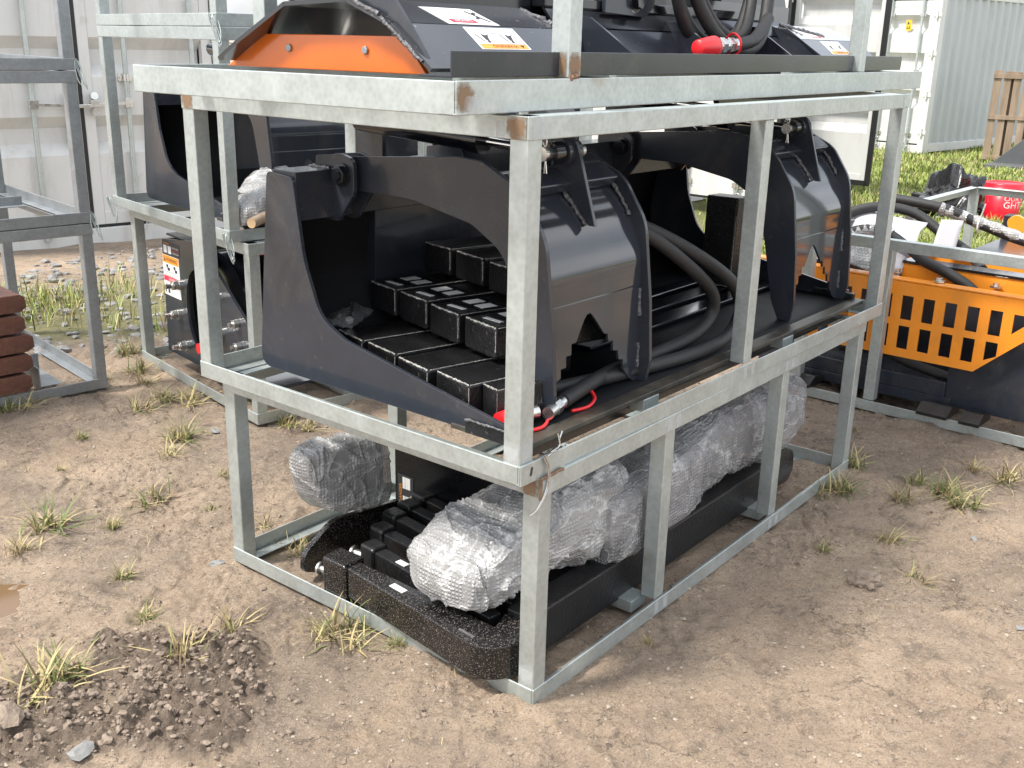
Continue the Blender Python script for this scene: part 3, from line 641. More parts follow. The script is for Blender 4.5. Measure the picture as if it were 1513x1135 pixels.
# ------------------------------------------------------------------ bottom crate: black rake with arms, and bubble wrapped rolls
t = thing('rake_attachment', (*A0, 0), AY, 'speckled black steel rake of heavy parallel arms lying in the bottom crate', 'rake attachment')
m = MB()
c_ = []
for k in range(9):
    a = math.pi/2*k/8; c_.append((.040-.100*math.cos(a), .165-.095*math.sin(a)))
outer = [(.012, .70)] + c_ + [(.085, .078), (.118, .112)]
inner = [(.118, .19), (.045, .165), (.062, .70)]
m.prism([(p[0], p[1]) for p in outer+inner], (0, 0, .052), X, Y, .098); m.build('edge_bar', BLACKM, t, .004)
m = MB(); m.prism(rp([(.004, .70), (.004, .80, .012), (.085, .81, .012), (.085, .70)]), (0, 0, .028), X, Y, .128); m.build('arm_knob', [BLACKM, WELD], t, .008, 3)
def pinm(u, v, z):
    q = MB(); q.cyl((u, v, z), (u-.004, v+.045, z), .0125, 16, 0); q.cyl((u-.004, v+.045, z), (u-.0045, v+.053, z), .021, 18, 0); return q
pinm(.045, .80, .085).build('hinge_pin', STEEL, t, .001)
for k, (u, v) in enumerate(((.165, .775), (.272, .845), (.372, .890), (.455, .905), (.54, .92))):
    m = MB(); s_ = Vector((-.075, -.60, 0)).normalized(); n_ = Vector((-s_.y, s_.x, 0))
    e_ = Vector((u, v, .100)); f2 = e_ + s_*(v-.20)
    m.bar(e_+s_*.06, f2, .044, .095, (0, 0, 1)); m.build('rake_arm', BLACKW, t, .004)
    m = MB(); m.obox(e_+s_*.035, (s_, n_, Z), (.034, .030, .058)); m.build('arm_knob', [BLACKW, WELD], t, .010, 3)
    if k == 0: pinm(u, v+.005, .10).build('hinge_pin', STEEL, t, .001)
m = MB(); m.box(.1185, 1.62, .100, .185, .034, .166); m.build('long_bar', BLACKW, t, .005)
m = MB(); m.prism(rp([(1.62, .038), (1.76, .030, .03), (1.80, .07, .04), (1.79, .15, .05), (1.70, .185, .03), (1.62, .160)]), (0, .183, 0), X, Z, .075); m.build('bar_end', BLACKM, t, .004)
m = MB(); m.box(.20, 1.60, .205, .235, .10, .150); m.box(.20, 1.60, .26, .29, .10, .142); m.build('inner_strip', BLACKW, t, .002)
m = MB(); m.prism(rp([(.050, .035, .02), (.055, .095, .05), (.18, .168, .10), (.47, .138), (.47, .02), (.11, .010, .02)], 7), (0, .960, 0), X, Z, .022); m.build('skid_shoe', BLACKM, t, .003)
m = MB(); m.prism([(.12, .045), (1.045, .045), (1.045, .36), (.12, .36)], (.56, 0, 0), Y, Z, .012); bp_ = m.build('back_plate', BLACKS2, t, .002)
def on_back(v, z): return Vector((.5585, v, z))
lab = MB(); Xl, Yl = Vector((0, -1, 0)), Z
lab.rect(on_back(1.03, .07), Xl, Yl, 0, .075, 0, .115, .0006, 0)
for a in (.024, .037, .049): lab.rect(on_back(1.03, .07), Xl, Yl, a, a+.011, .064, .107, .0012, 1); lab.rect(on_back(1.03, .07), Xl, Yl, a, a+.011, .008, .036, .0012, 1)
lab.text('DANGER', on_back(1.03-.02, .078), Z, (0, 1, 0), .013, 2, .0014); lab.text('SERIAL', on_back(1.03-.066, .085), Z, (0, 1, 0), .008, 1, .0014)
lab.build('rating_label', [INK, PAPER, LORANGE], bp_)
lab = MB(); c5, s5 = math.cos(.6), math.sin(.6); Xr = Vector((0, -c5, s5)); Yr = Vector((0, s5, c5))
lab.rect(on_back(.78, .11), Xr, Yr, 0, .062, 0, .024, .0006, 0); lab.text('GX-84 W', on_back(.78, .11)+Xr*.007+Yr*.008, Xr, Yr, .009, 1, .0014); lab.build('paper_tag', [PAPER, INK], bp_)
m = MB(); m.obox((.022, .50, .1512), (Vector((-.1, -1, 0)).normalized(), Vector((1, -.1, 0)).normalized(), Z), (.028, .010, .0008)); m.obox((.140, .60, .1482), (Vector((-.1, -1, 0)).normalized(), Vector((1, -.1, 0)).normalized(), Z), (.020, .010, .0008)); m.build('paper_tag', PAPER, t)
m = MB(); m.obox((-.030, .20, .1512), (Vector((-.1, -1, 0)).normalized(), Vector((1, -.1, 0)).normalized(), Z), (.028, .004, .0008)); m.build('scrape', STEEL, t)

def wrapped(name, path, sect, label, mt, seed, amp=.02, sq=2.6, nu=150, nv=110, group='bubble wrapped bundles', fr=(A0, AY)):
    """lofted bundle: path list of (u, v, z, half width, half height); superellipse section, crumpled"""
    P = np.array(path, float); s_ = np.linspace(0, 1, len(P)); tt_ = np.linspace(0, 1, nu)
    Q = np.array([np.interp(tt_, s_, P[:, k]) for k in range(5)]).T
    for k in range(3, 5):
        end = np.clip(np.minimum(tt_, 1-tt_)/.045, 0, 1)**.55; Q[:, k] *= np.maximum(end, .02)
    a = np.linspace(0, 2*np.pi, nv, endpoint=False); ca, sa = np.cos(a), np.sin(a)
    rr = (np.abs(ca)**sq+np.abs(sa)**sq)**(-1/sq)
    V = np.zeros((nu, nv, 3)); d = np.gradient(Q[:, :3], axis=0); d /= np.linalg.norm(d, axis=1)[:, None]
    sidev = np.cross(d, np.array([0, 0, 1.])); sidev /= np.linalg.norm(sidev, axis=1)[:, None]
    V[:] = Q[:, None, :3] + sidev[:, None, :]*(Q[:, 3, None]*(rr*ca)[None])[:, :, None] + np.array([0, 0, 1.])*(Q[:, 4, None]*(rr*sa)[None])[:, :, None]
    VC = Q[:, None, :3] + .74*(V-Q[:, None, :3]); VC += .06*(Q[nu//2, :3]-VC)*np.array([1, 0, 0])
    c_ = Q[:, None, :3]; dirv = V-c_; ln = np.linalg.norm(dirv, axis=2, keepdims=True)+1e-6; dirv /= ln
    p = V.reshape(-1, 3)
    q1 = p + .12*np.c_[fbm(p*5, 2, seed+1), fbm(p*5+3, 2, seed+2), fbm(p*5+7, 2, seed+3)]
    fold = 1-np.abs(vnoise(q1*np.array([9, 9, 9]), seed+5)); fold2 = 1-np.abs(vnoise(q1*np.array([22, 16, 16]), seed+6)); ring = 1-np.abs(vnoise(q1*np.array([26, 4, 4]), seed+9))
    disp = amp*(1.15*fbm(p*np.array([3., 4.5, 4.5]), 2, seed) + .75*(fold**9) + .30*(ring**10) - .1); disp = disp*np.repeat(np.clip(np.minimum(tt_, 1-tt_)/.03, 0, 1), nv)
    V = (p + dirv.reshape(-1, 3)*disp[:, None])
    V[:, 2] = np.maximum(V[:, 2], P[:, 2].min()-P[:, 4].max()-.01)
    i, j = np.meshgrid(np.arange(nu-1), np.arange(nv), indexing='ij'); i, j = i.ravel(), j.ravel(); j2 = (j+1) % nv
    F = np.c_[i*nv+j, (i+1)*nv+j, (i+1)*nv+j2, i*nv+j2]
    o = np_obj(name, V, F, mt); np_obj('wrapped_core', VC.reshape(-1, 3), F, CORE, o); o.location = (*fr[0], 0); o.rotation_euler = (0, 0, fr[1])
    return tag(o, label, 'wrapped bundle', group)
wrapped('wrapped_bundle', [(-.005, .335, .232, .120, .066), (.05, .335, .250, .152, .088), (.13, .325, .272, .165, .110), (.26, .305, .295, .168, .134), (.42, .28, .318, .165, .146), (.57, .265, .325, .158, .138), (.66, .26, .325, .15, .12)], 0, 'pale crumpled bubble wrapped roll behind the front post of the bottom crate', WRAP, 3, .023, 2.9, 190, 130)
wrapped('wrapped_bundle', [(.50, .235, .265, .130, .105), (.55, .23, .275, .150, .118), (.75, .225, .29, .155, .132), (.92, .225, .29, .155, .132), (1.02, .23, .285, .145, .12)], 0, 'boxy grey bubble wrapped bundle in the middle of the row on the black rake', WRAPD, 23, .010, 5)
wrapped('wrapped_bundle', [(.95, .25, .30, .12, .11), (1.1, .25, .30, .14, .13), (1.3, .25, .305, .14, .135), (1.55, .25, .295, .145, .14), (1.75, .25, .29, .145, .14), (1.97, .24, .29, .11, .12)], 0, 'long bubble wrapped bundle with a loose flap, last in the row on the rake', WRAPD, 43, .016, 3)
wrapped('wrapped_bundle', [(.070, .965, .385, .042, .035), (.105, .968, .350, .062, .085), (.15, .972, .318, .070, .118), (.27, .98, .300, .074, .126), (.43, .98, .285, .072, .122)], 0, 'upright bubble wrapped bundle perched on the skid shoe at the back left', WRAP, 63, .013, 5.5)

# ------------------------------------------------------------------ top crate: upturned blade attachment
t = thing('blade_attachment', fC(0, 0, 0), CY, 'upturned black blade with orange cutting edge and warning stickers on the top crate', 'blade attachment')
PROF = [(.115, .078), (.16, .078), (.278, .170), (.412, .221), (.616, .212), (.80, .122), (.87, .083)]
def shell(parent, u0, u1, prof, th, name, mt, skew=None):
    m = MB()
    for i in range(len(prof)-1):
        (a0, z0), (a1, z1) = prof[i], prof[i+1]; d = Vector((0, a1-a0, z1-z0)).normalized(); n = Vector((0, -d.z, d.y))*th
        sk0 = skew(a0) if skew else u1; sk1 = skew(a1) if skew else u1
        P = [Vector((u0, a0, z0)), Vector((u0, a1, z1)), Vector((sk1, a1, z1)), Vector((sk0, a0, z0))]
        m.add([p+n for p in P]+P, [(0, 3, 2, 1), (4, 5, 6, 7), (0, 1, 5, 4), (1, 2, 6, 5), (2, 3, 7, 6), (3, 0, 4, 7)])
    return m.build(name, mt, parent)
BLACKS = mat('charcoal_paint_scuffed', (.030, .033, .040), .16, var=.12, scale=5, coat=.4, rvar=.08, spots=.8, spotcol=(.34, .34, .34), sscale=45, sthr=.72)
hood = shell(t, .10, .74, PROF[1:4], .010, 'hood', BLACKS); shell(t, .10, .74, PROF[3:], .010, 'hood', BLACKG)
m = MB(); m.bead((.098, .18, .098), (.098, .30, .188), .005); m.build('weld_bead', WELD, hood)
m = MB(); m.bead((.098, .31, .196), (.098, .412, .234), .005); m.build('weld_bead', WELD, hood)
m = MB(); m.bead((.735, .40, .228), (.74, .30, .19), .008); m.build('weld_bead', WELD, hood)
m = MB(); m.prism([(.215, .070), (.90, .070), (.825, .112), (.76, .150), (.285, .150)], (.15, 0, 0), Y, Z, .016); oe = m.build('cutting_edge', ORANGE2, t, .002)
for v in (.40, .66):
    m = MB(); m.hexa((.150, v, .118), (.144, v, .118), .010); m.build('edge_bolt', ZINC_DULL, oe, .002)
m = MB(); m.box(.30, 2.6, .45, .462, .08, .30); m.build('inner_web', BLACKG, t)
ch = MB(); ch.prism([(.030, .072), (.030, .124), (.034, .124), (.034, .077), (.12, .077), (.12, .072)], (.02, 0, 0), Y, Z, 2.76); ch.build('lip_channel', BLACK, t, .001)
m = MB(); m.box(.78, 2.75, .125, 1.02, .0695, .0775); m.build('shade_plate', BLACK, t)  # closed underside, added to block the sky and darken the bucket below
# gusset cheeks, mouldboard, back body
for u in (.97, 1.50, 2.05, 2.33):
    m = MB(); m.prism([(.12, .0785), (.33, .215), (.449, .225), (.449, .0785)], (u, 0, 0), Y, Z, .010); m.build('gusset_plate', BLACK, t, .001)
m = MB(); m.obox((1.65, .335, .130), (X, Vector((0, .55, .83)).normalized(), Vector((0, -.83, .55)).normalized()), (.67, .062, .004)); m.build('mouldboard', BLACK, t)
m = MB(); m.obox((1.65, .39, .212), (X, Vector((0, .62, .78)).normalized(), Vector((0, -.78, .62)).normalized()), (.80, .034, .004)); m.build('mouldboard_lip', BLACKG, t)
m = MB(); m.box(.85, 2.3, .4005, .449, .238, .268); m.build('stiffener_bar', BLACKG, t, .004)
m = MB(); m.prism(rp([(1.13, .232), (1.13, .40), (1.42, .40), (1.42, .26, .08), (1.36, .225, .06)]), (0, .398, 0), X, Z, .014); m.build('pivot_plate', BLACK, t, .002)
m = MB(); m.cyl((1.30, .398, .272), (1.30, .384, .272), .036, 20); m.build('pivot_washer', STEEL, t); m = MB(); m.hexa((1.30, .384, .272), (1.30, .362, .272), .026); m.build('pivot_nut', BLACKG, t, .002)
m = MB(); m.prism([(.165, .088), (.278, .1805), (.412, .2335), (.616, .224), (.61, .55), (.44, .55), (.37, .34), (.24, .185)], (.112, 0, 0), Y, Z, .014); m.build('side_cheek', BLACK, t, .002)
m = MB(); m.prism([(.44, .23), (2.5, .23), (2.5, .70), (.44, .70)], (0, .62, 0), X, Z, -.02); m.build('back_panel', BLACK, t, .002)
m = MB(); m.cyl((.62, .61, .285), (.62, .575, .285), .035, 18); m.cyl((.62, .575, .285), (.62, .565, .285), .022, 14); m.build('pivot_boss', BLACKG, t)
h2 = shell(t, 2.33, 2.93, PROF[1:4], .010, 'hood', BLACKS)
m = MB(); m.bead((2.42, .40, .232), (2.62, .30, .192), .008); m.build('weld_bead', WELD, h2)
m = MB(); m.cyl((2.55, .60, .16), (2.55, .575, .16), .34, 48); m.build('round_cheek', BLACK, t, .002)
def warn_label(parent, u, mir=1):
    # two stickers, upside down like the blade: text up runs down the hood
    s1 = Vector((0, .278-.16, .170-.078)).normalized(); n1 = Vector((0, -s1.z, s1.y))
    Xl, Yl = Vector((-1, 0, 0)), -s1
    O = Vector((u+.19, .278, .170)) + n1*.010 - s1*.006
    l = MB(); l.rect(O, Xl, Yl, 0, .19, 0, .112, .0006, 0)
    l.rect(O, Xl, Yl, .006, .184, .088, .109, .0012, 2); l.text('WARNING', O+Xl*.045+Yl*.091, Xl, Yl, .0145, 1, .0018)
    l.add([O+Xl*a+Yl*b_+Xl.cross(Yl)*.0018 for a, b_ in ((.018, .092), (.036, .092), (.027, .107))], [(0, 1, 2)], 1)
    for a, c, d, e in ((.006, .184, .030, .0312), (.006, .184, .085, .0862), (.094, .0952, .031, .085), (.006, .0072, .004, .085), (.1828, .184, .004, .085), (.006, .184, .004, .0052)): l.rect(O, Xl, Yl, a, c, d, e, .0012, 1)
    for a in (.048, .140):
        P = O+Xl*a+Yl*.056; n_ = Xl.cross(Yl)*.0016
        l.add([P+Xl*(.006*math.cos(k*.785))+Yl*(.018+.006*math.sin(k*.785))+n_ for k in range(8)], [tuple(range(8))], 1)
        l.add([P+Xl*p+Yl*q+n_ for p, q in ((-.005, .012), (-.012, -.012), (-.022, -.020), (-.004, -.014), (.010, -.021), (.006, .010))], [(0, 1, 2, 3, 4, 5)], 1)
        l.add([P+Xl*p+Yl*q+n_ for p, q in ((.014, .016), (.018, .016), (.032, -.020), (.028, -.020))], [(0, 1, 2, 3)], 1)
    l.text('KEEP CLEAR OF MOVING BLADE', O+Xl*.02+Yl*.019, Xl, Yl, .0062, 3, .0016); l.text('WEAR GLOVES AND EYE PROTECTION', O+Xl*.02+Yl*.0095, Xl, Yl, .0055, 3, .0016)
    l.v = [tuple(Vector(q)-Yl*((Vector(q)-O).dot(Yl)*.30)) for q in l.v]
    l.build('warning_label', [PAPER, INK, LORANGE, INKG], parent)
    s2 = Vector((0, .412-.278, .221-.170)).normalized(); n2 = Vector((0, -s2.z, s2.y)); Yl = -s2
    O = Vector((u+.155, .412, .221)) + n2*.010 - s2*.035
    l = MB(); l.rect(O, Xl, Yl, 0, .19, 0, .105, .0006, 0); l.rect(O, Xl, Yl, .070, .165, .075, .096, .0012, 1); l.text('DANGER', O+Xl*.085+Yl*.0795, Xl, Yl, .012, 0, .0018)
    for k in range(4): l.text('STAY OFF WHEN RAISED OR RUNNING', O+Xl*.062+Yl*(.060-.012*k), Xl, Yl, .005, 3, .0016)
    P = O+Xl*.03+Yl*.05; n_ = Xl.cross(Yl)*.0016
    for q in (((-.02, .036), (-.012, .038), (.016, -.03), (.008, -.034)), ((-.006, .01), (.018, .022), (.020, .016), (-.002, .0)), ((.0, -.005), (-.02, -.022), (-.014, -.028), (.006, -.014))): l.add([P+Xl*a+Yl*b_+n_ for a, b_ in q], [(0, 1, 2, 3)], 2)
    l.build('danger_label', [PAPER, LRED, INK, INKG], parent)
warn_label(hood, .335); warn_label(h2, 2.50)
# coiled hoses on the blade, steel coupling with a red cap
for k, (r_, dv, du) in enumerate(((.315, 0, 0), (.275, .04, .01), (.335, .055, -.03), (.30, .09, .03))):
    c_ = Vector((1.76+du, .285+dv*.6, .435)); pts = []
    for i in range(41):
        a = 2*math.pi*i/40; pts.append(c_ + Vector((math.cos(a)*r_*(1+.04*math.sin(3*a+k)), .05*math.sin(a*1+k)*.6+.02*math.cos(2*a), math.sin(a)*r_*.96)))
    m = MB(); m.tube(pts, .022 if k % 2 == 0 else .019, 12, 0, False); m.build('coiled_hose', RUBBER, t)
m = MB(); m.tube(spline([(1.95, .24, .24), (1.80, .21, .175), (1.70, .20, .158), (1.64, .20, .152)], 8), .021, 12); m.build('hose_tail', RUBBER, t)
m = MB(); m.cyl((1.66, .20, .153), (1.60, .20, .150), .020, 16); m.hexa((1.60, .20, .150), (1.565, .20, .148), .025); m.cyl((1.565, .20, .148), (1.535, .20, .147), .020, 16); m.hexa((1.535, .20, .147), (1.51, .20, .146), .027); m.cyl((1.51, .2, .146), (1.46, .20, .143), .022, 16); m.build('hose_coupling', STEEL, t, .001)
m = MB(); m.lathe([(0, 0), (.022, 0), (.025, .004), (.033, .085), (.034, .10), (0, .10)], (1.375, .20, .139), 20, 0, (1, 0, .04)); m.build('red_dust_cap', RED, t)
m = MB(); m.tube([Vector((1.61+.004*math.sin(a*2), .20+.030*math.cos(a), .152+.034*math.sin(a))) for a in np.linspace(0, 6.28, 20)], .004, 6, 0, False); m.build('cap_strap', RED, t)

# ------------------------------------------------------------------ rear left: bolted black plate machine in the lower crate
t = thing('auger_drive', fD(0, 0, 0), DY, 'black steel plate with round opening, chrome bolts and warning labels, in the lower rear crate', 'machine')
outer = [(1.10, .075), (1.075, .655), (.66, .700), (.56, .640), (.20, .40), (.20, .075)]
hole = [(.70+.135*math.cos(a), .355+.205*math.sin(a)) for a in np.linspace(0, 2*math.pi, 36, endpoint=False)]
vs, fs = plate2d(outer, [hole], .014)
m = MB(); m.add([Vector((.085+q.z, q.x, q.y)) for q in vs], fs); fp = m.build('face_plate', BLACK, t)
m = MB(); m.box(.10, .40, .65, 1.07, .672, .682); m.box(.10, .5, 1.085, 1.095, .08, .65); m.box(.10, .40, .22, 1.08, .06, .075); m.build('housing', BLACK, t, .002)
m = MB(); m.cyl((.14, .60, .36), (.26, .60, .36), .30, 40); m.build('drive_disc', BLACKG, t, .004)
m = MB(); m.cyl((.30, .35, .45), (.42, .35, .45), .34, 40); m.build('guard_ring', BLACKG, t, .004)
m = MB(); m.cyl((.125, .72, .36), (.13, .72, .36), .05, 20); m.build('hub', STEEL, t)
for v, z in ((.885, .455), (.925, .30), (.855, .155), (.49, .465), (.46, .305)):
    m = MB(); m.cyl((.078, v, z), (.062, v, z), .026, 16); m.cyl((.064, v, z), (.030, v, z), .019, 16, 0, .021); m.hexa((.062, v, z), (.035, v, z), .024); m.cyl((.03, v, z), (-.002, v+.0, z), .012, 12); m.build('plate_bolt', STEEL, t, .001)
for v, z in ((.295, .385), (.285, .28)):
    m = MB(); m.hexa((.078, v, z), (.050, v, z), .022); m.cyl((.05, v, z), (.03, v, z), .011, 12); m.build('small_bolt', STEEL, t, .001)
m = MB(); m.cyl((.16, .72, .68), (.16, .72, .725), .030, 18); m.build('red_dust_cap', RED, t, .003); m = MB(); m.cyl((.3, .44, .66), (.3, .44, .71), .05, 18); m.build('red_dust_cap', RED, t, .003); m = MB(); m.cyl((.06, .70, .175), (.11, .70, .175), .026, 18); m.build('red_dust_cap', RED, t, .003)
Xl, Yl = Vector((0, -1, 0)), Z; O = Vector((.0778, 1.082, .375))
l = MB(); l.rect(O, Xl, Yl, 0, .19, 0, .205, .0006, 0); l.rect(O, Xl, Yl, .003, .187, .165, .203, .0012, 2); l.text('WARNING', O+Xl*.045+Yl*.175, Xl, Yl, .019, 1, .0018)
l.add([O+Xl*a+Yl*b_+Xl.cross(Yl)*.0018 for a, b_ in ((.018, .173), (.038, .173), (.028, .195))], [(0, 1, 2)], 1)
for a, c, d, e in ((.004, .186, .120, .1215), (.095, .0965, .1215, .165), (.004, .186, .0985, .1)): l.rect(O, Xl, Yl, a, c, d, e, .0012, 1)
for a in (.04, .125):
    l.rect(O, Xl, Yl, a, a+.022, .143, .158, .0014, 1); l.rect(O, Xl, Yl, a+.012, a+.04, .128, .143, .0014, 1)
l.rect(O, Xl, Yl, .003, .187, .073, .097, .0012, 3); l.text('DANGER', O+Xl*.06+Yl*.079, Xl, Yl, .013, 0, .0018)
l.rect(O, Xl, Yl, .018, .05, .045, .056, .0014, 1); l.rect(O, Xl, Yl, .012, .022, .012, .034, .0014, 1); l.rect(O, Xl, Yl, .042, .064, .012, .034, .0014, 1)
for k in range(5): l.text('KEEP HANDS AWAY FROM DRIVE', O+Xl*.08+Yl*(.06-.011*k), Xl, Yl, .005, 4, .0016)
for k in range(2): l.text('READ THE MANUAL BEFORE USE', O+Xl*.02+Yl*(.110-.008*k), Xl, Yl, .006, 4, .0016)
l.build('warning_label', [PAPER, INK, LORANGE, LRED, INKG], fp)
O = Vector((.0778, 1.072, .595)); l = MB(); l.rect(O, Xl, Yl, -.002, .20, -.01, .055, .0006, 1); l.rect(O, Xl, Yl, .012, .05, -.004, .034, .0012, 0); l.rect(O, Xl, Yl, .062, .10, -.004, .034, .0012, 0)
l.text('CAUTION', O+Xl*.015+Yl*.040, Xl, Yl, .010, 2, .0014)
for k in range(3): l.text('GREASE DAILY', O+Xl*.112+Yl*(.027-.013*k), Xl, Yl, .0085, 0 if k != 1 else 3, .0014)
l.build('caution_label', [PAPER, INK, LORANGE, LRED], fp)
# padding and timber beside the rear bucket
o = wrapped('packing_roll', [(.05, .02, .10, .045, .04), (.10, .03, .13, .07, .07), (.20, .10, .18, .085, .085), (.36, .20, .21, .085, .085)], 0, 'pale padded packing roll tucked in front of the rear bucket', WRAP, 83, .010, 2.6, 70, 60, None, (D2, DY)); o.location.z = DZ; o['category'] = 'packing roll'
del o['label']; tag(o, 'pale padded packing roll tucked beside the rear claw bucket')
t = thing('timber_stick', fD2(.07, -.09, DZ+.095), DY+.5, 'short sawn timber stick with a raw pale end on the rear crate rail', 'timber stick')
m = MB(); m.cyl((-.02, 0, 0), (.45, .02, .05), .022, 12); m.build('stick', WOOD, t, .002); m = MB(); m.cyl((-.021, 0, 0), (-.0235, 0, 0), .021, 12); m.build('cut_end', WOODL, t)

# ------------------------------------------------------------------ far left: rusty blocks and a bracket
for k in range(5):
    m = MB(); a = .62-.03*(k % 2)
    m.prism(rp([(0, 0), (.5, 0), (.53, .018, .008), (.527, .066, .01), (.505, .080, .01), (0, .078)]), (0, -.12, 0), X, Z, -.26)
    o = m.build('rusty_block', RUST, None, .003, 2); o.location = fE(EL-.345-.53+.014*(k % 3), .10, .058+.092*k); o.rotation_euler = (0, 0, EY+random.uniform(-.05, .05))
    tag(o, 'rusty brown steel block, '+['bottom of', 'second from the bottom in', 'middle of', 'second from the top in', 'topmost in'][k]+' the pile at the left edge', 'steel block', 'rusty blocks at the left edge')
    if k in (1, 3):
        p_ = MB()
        for q in range(2): p_.box(.532, .534, -.10+.07*q, -.05+.07*q, .012, .060)
        p_.build('white_sticker', PAPER, o)
m = MB(); m.prism(rp([(0, 0), (.10, 0), (.10, .004), (.06, .004), (.004, .004), (.004, .09), (0, .09)]), (0, 0, 0), X, Z, .30); m.box(.06, .10, -.004, 0, -.001, .08)
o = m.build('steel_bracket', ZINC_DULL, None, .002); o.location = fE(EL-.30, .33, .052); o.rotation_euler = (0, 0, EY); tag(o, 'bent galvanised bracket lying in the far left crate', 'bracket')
for (fr_, yw, u, v, z, lab_) in ((fE, EY, EL, 0, 1.463, 'wire tie at the upper junction of the far left crate stack'), (fE, EY, EL, 0, .794, 'wire tie at the lower junction of the far left crate stack'), (fD2, DY, 0, 1.26, DZ, 'wire tie at the left corner of the rear crate stack'), (fD2, DY, 0, 0, DZ, 'wire tie at the right corner of the rear crate stack, behind the bucket plate'), (fD2, DY, 0, 0, DZ+.856, 'wire tie at the right post of the rear stack, beside the orange edge')):
    t = thing('wire_tie', fr_(u, v, z), yw, lab_, 'wire tie', 'wire ties at crate corners'); m = MB()
    for k in range(3):
        s_ = 1 if fr_ is fE else -1
        m.tube([Vector((s_*(.008+.005*k)+.014*math.cos(a+k), -.010+.018*math.sin(a)+.006*math.sin(2*a+k), (.052+.006*k)*math.sin(a)-.004*k+.008*math.cos(2*a))) for a in np.linspace(0, 6.28, 22)], .0018, 6, 0, False)
    m.build('wire', ZINC, t)

# ------------------------------------------------------------------ right: orange slotted machine in the low crate
t = thing('trencher', (*G0, 0), GY_, 'black and orange slotted guard machine with hoses in the low right crate', 'machine')
def slot(v0, z0, v1, z1): return [(v0, z0), (v1, z0), (v1, z1), (v0, z1)]
def guard(u, vL, vR, zt, zb, name, slots=True):
    out = [(vL, zt), (vR, zt), (vR, zt-.02), (vR+.36, zb), (vL-.40, zb), (vL, zt-.02)]
    holes = []
    if slots:
        v = vR+.175; k = 0
        while v < vL-.10:
            lim = zb+.028+max(0, (vR+.36-v))*.62 if v < vR+.36 else zb+.035
            zl = max(lim, zt-.175)
            if zt-.062-zl > .03: holes.append(slot(v, zl, v+.052, zt-.062))
            if k == 0: holes[-1:] = [[(v-.045, zt-.065), (v+.052, zt-.155), (v+.052, zt-.065)]]
            elif zt-.22-lim > .03: holes.append([(v, lim+.004), (v+.052, lim-.022 if v < vR+.36 else lim+.004), (v+.052, zt-.205), (v, zt-.205)])
            v += .098; k += 1
    vs, fs = plate2d(out, holes, .008)
    m = MB(); m.add([Vector((u+q.z, q.x, q.y)) for q in vs], fs); return m
guard(.10, .78, -.78, .615, .262, 'guard').build('slotted_guard', ORANGE, t)
m = MB(); m.box(.097, .165, -.78, .78, .617, .625); m.build('guard_flange', ORANGE, t, .002)
guard(.62, .5, -1.2, .66, .30, 'guard').build('slotted_guard', ORANGE, t)
m = MB(); m.box(.27, .37, -1.30, .02, .55, .668); ob = m.build('boom', ORANGE, t, .006)
m = MB(); m.box(.262, .372, -1.30, .02, .6705, .682); m.build('boom_rail', BLACKG, ob, .002)
l = MB(); l.text('bolt-on teeth', Vector((.261, -.80, .672)), Vector((0, -1, 0)), Z, .012, 0, .001, 'CENTER'); l.build('lettering', PAPER, ob)
m = MB(); m.prism([(-.30, .06), (-1.35, .06), (-1.35, .60), (-.83, .60), (-.38, .255), (-.30, .255)], (.155, 0, 0), Y, Z, .02); m.build('body_plate', BLACK, t, .003)
m = MB(); m.box(.14, .75, -.33, .65, .05, .10); m.box(.55, .58, -1.3, .7, .05, .60); m.box(.14, .16, -.30, .75, .10, .17); m.build('base_frame', BLACK, t, .004)
for v in (-.24, -.43, -.72, .42):
    m = MB(); m.prism(rp([(-.035, .050), (.13, .050), (.13, .075), (.03, .10, .02), (-.035, .066)]), (0, v, 0), X, Z, .14 if v != -.43 else .09); m.build('foot_lug', BLACKW, t, .003)
m = MB(); m.tube(spline([(.30, .28, .20), (.24, .05, .235), (.24, -.10, .20), (.26, -.28, .165), (.30, -.36, .16)], 8), .024, 12); m.build('hydraulic_hose', RUBBER, t)
m = MB(); m.tube(spline([(.26, .44, .63), (.40, .43, .80), (.52, .30, .875), (.60, .12, .86), (.60, -.06, .76), (.55, -.2, .70), (.42, -.30, .66)], 9), .025, 12); m.build('hydraulic_hose', RUBBER, t)
m = MB(); m.tube(spline([(.20, .42, .61), (.24, .30, .77), (.30, .16, .80), (.30, .02, .74), (.27, -.08, .69), (.25, -.20, .655), (.22, -.33, .60), (.21, -.40, .52)], 9), .025, 12); hs_ = m.build('hydraulic_hose', RUBBER, t)
m = MB(); m.tube(spline([(.75, .30, .90), (.80, .05, .87), (.86, -.15, .80), (.90, -.35, .74), (.92, -.7, .70)], 9), .026, 12); hs2 = m.build('hydraulic_hose', RUBBER, t)
m = MB(); m.tube(spline([(.795, .06, .872), (.83, -.04, .838), (.875, -.20, .79), (.905, -.36, .74)], 9), lambda q: .029+.003*math.sin(q*40), 12); m.build('hose_sleeve', WRAP, hs2)
m = MB(); m.tube(spline([(.232, .31, .765), (.27, .24, .79), (.30, .17, .80), (.302, .10, .785)], 9), lambda q: .030+.003*math.sin(q*50), 12); m.build('hose_sleeve', WRAP, hs_)
for (u, v, z, nx_) in ((.30, .13, .795, 0), (.855, -.13, .80, 0)):
    m = MB(); m.tube([Vector((u+.036*math.cos(a), v, z+.036*math.sin(a))) for a in np.linspace(0, 6.28, 16)], .004, 6, 0, False); m.bar((u-.01, v, z+.03), (u-.03, v-.02, z+.11), .006, .003); m.build('cable_tie', PAPER, t)
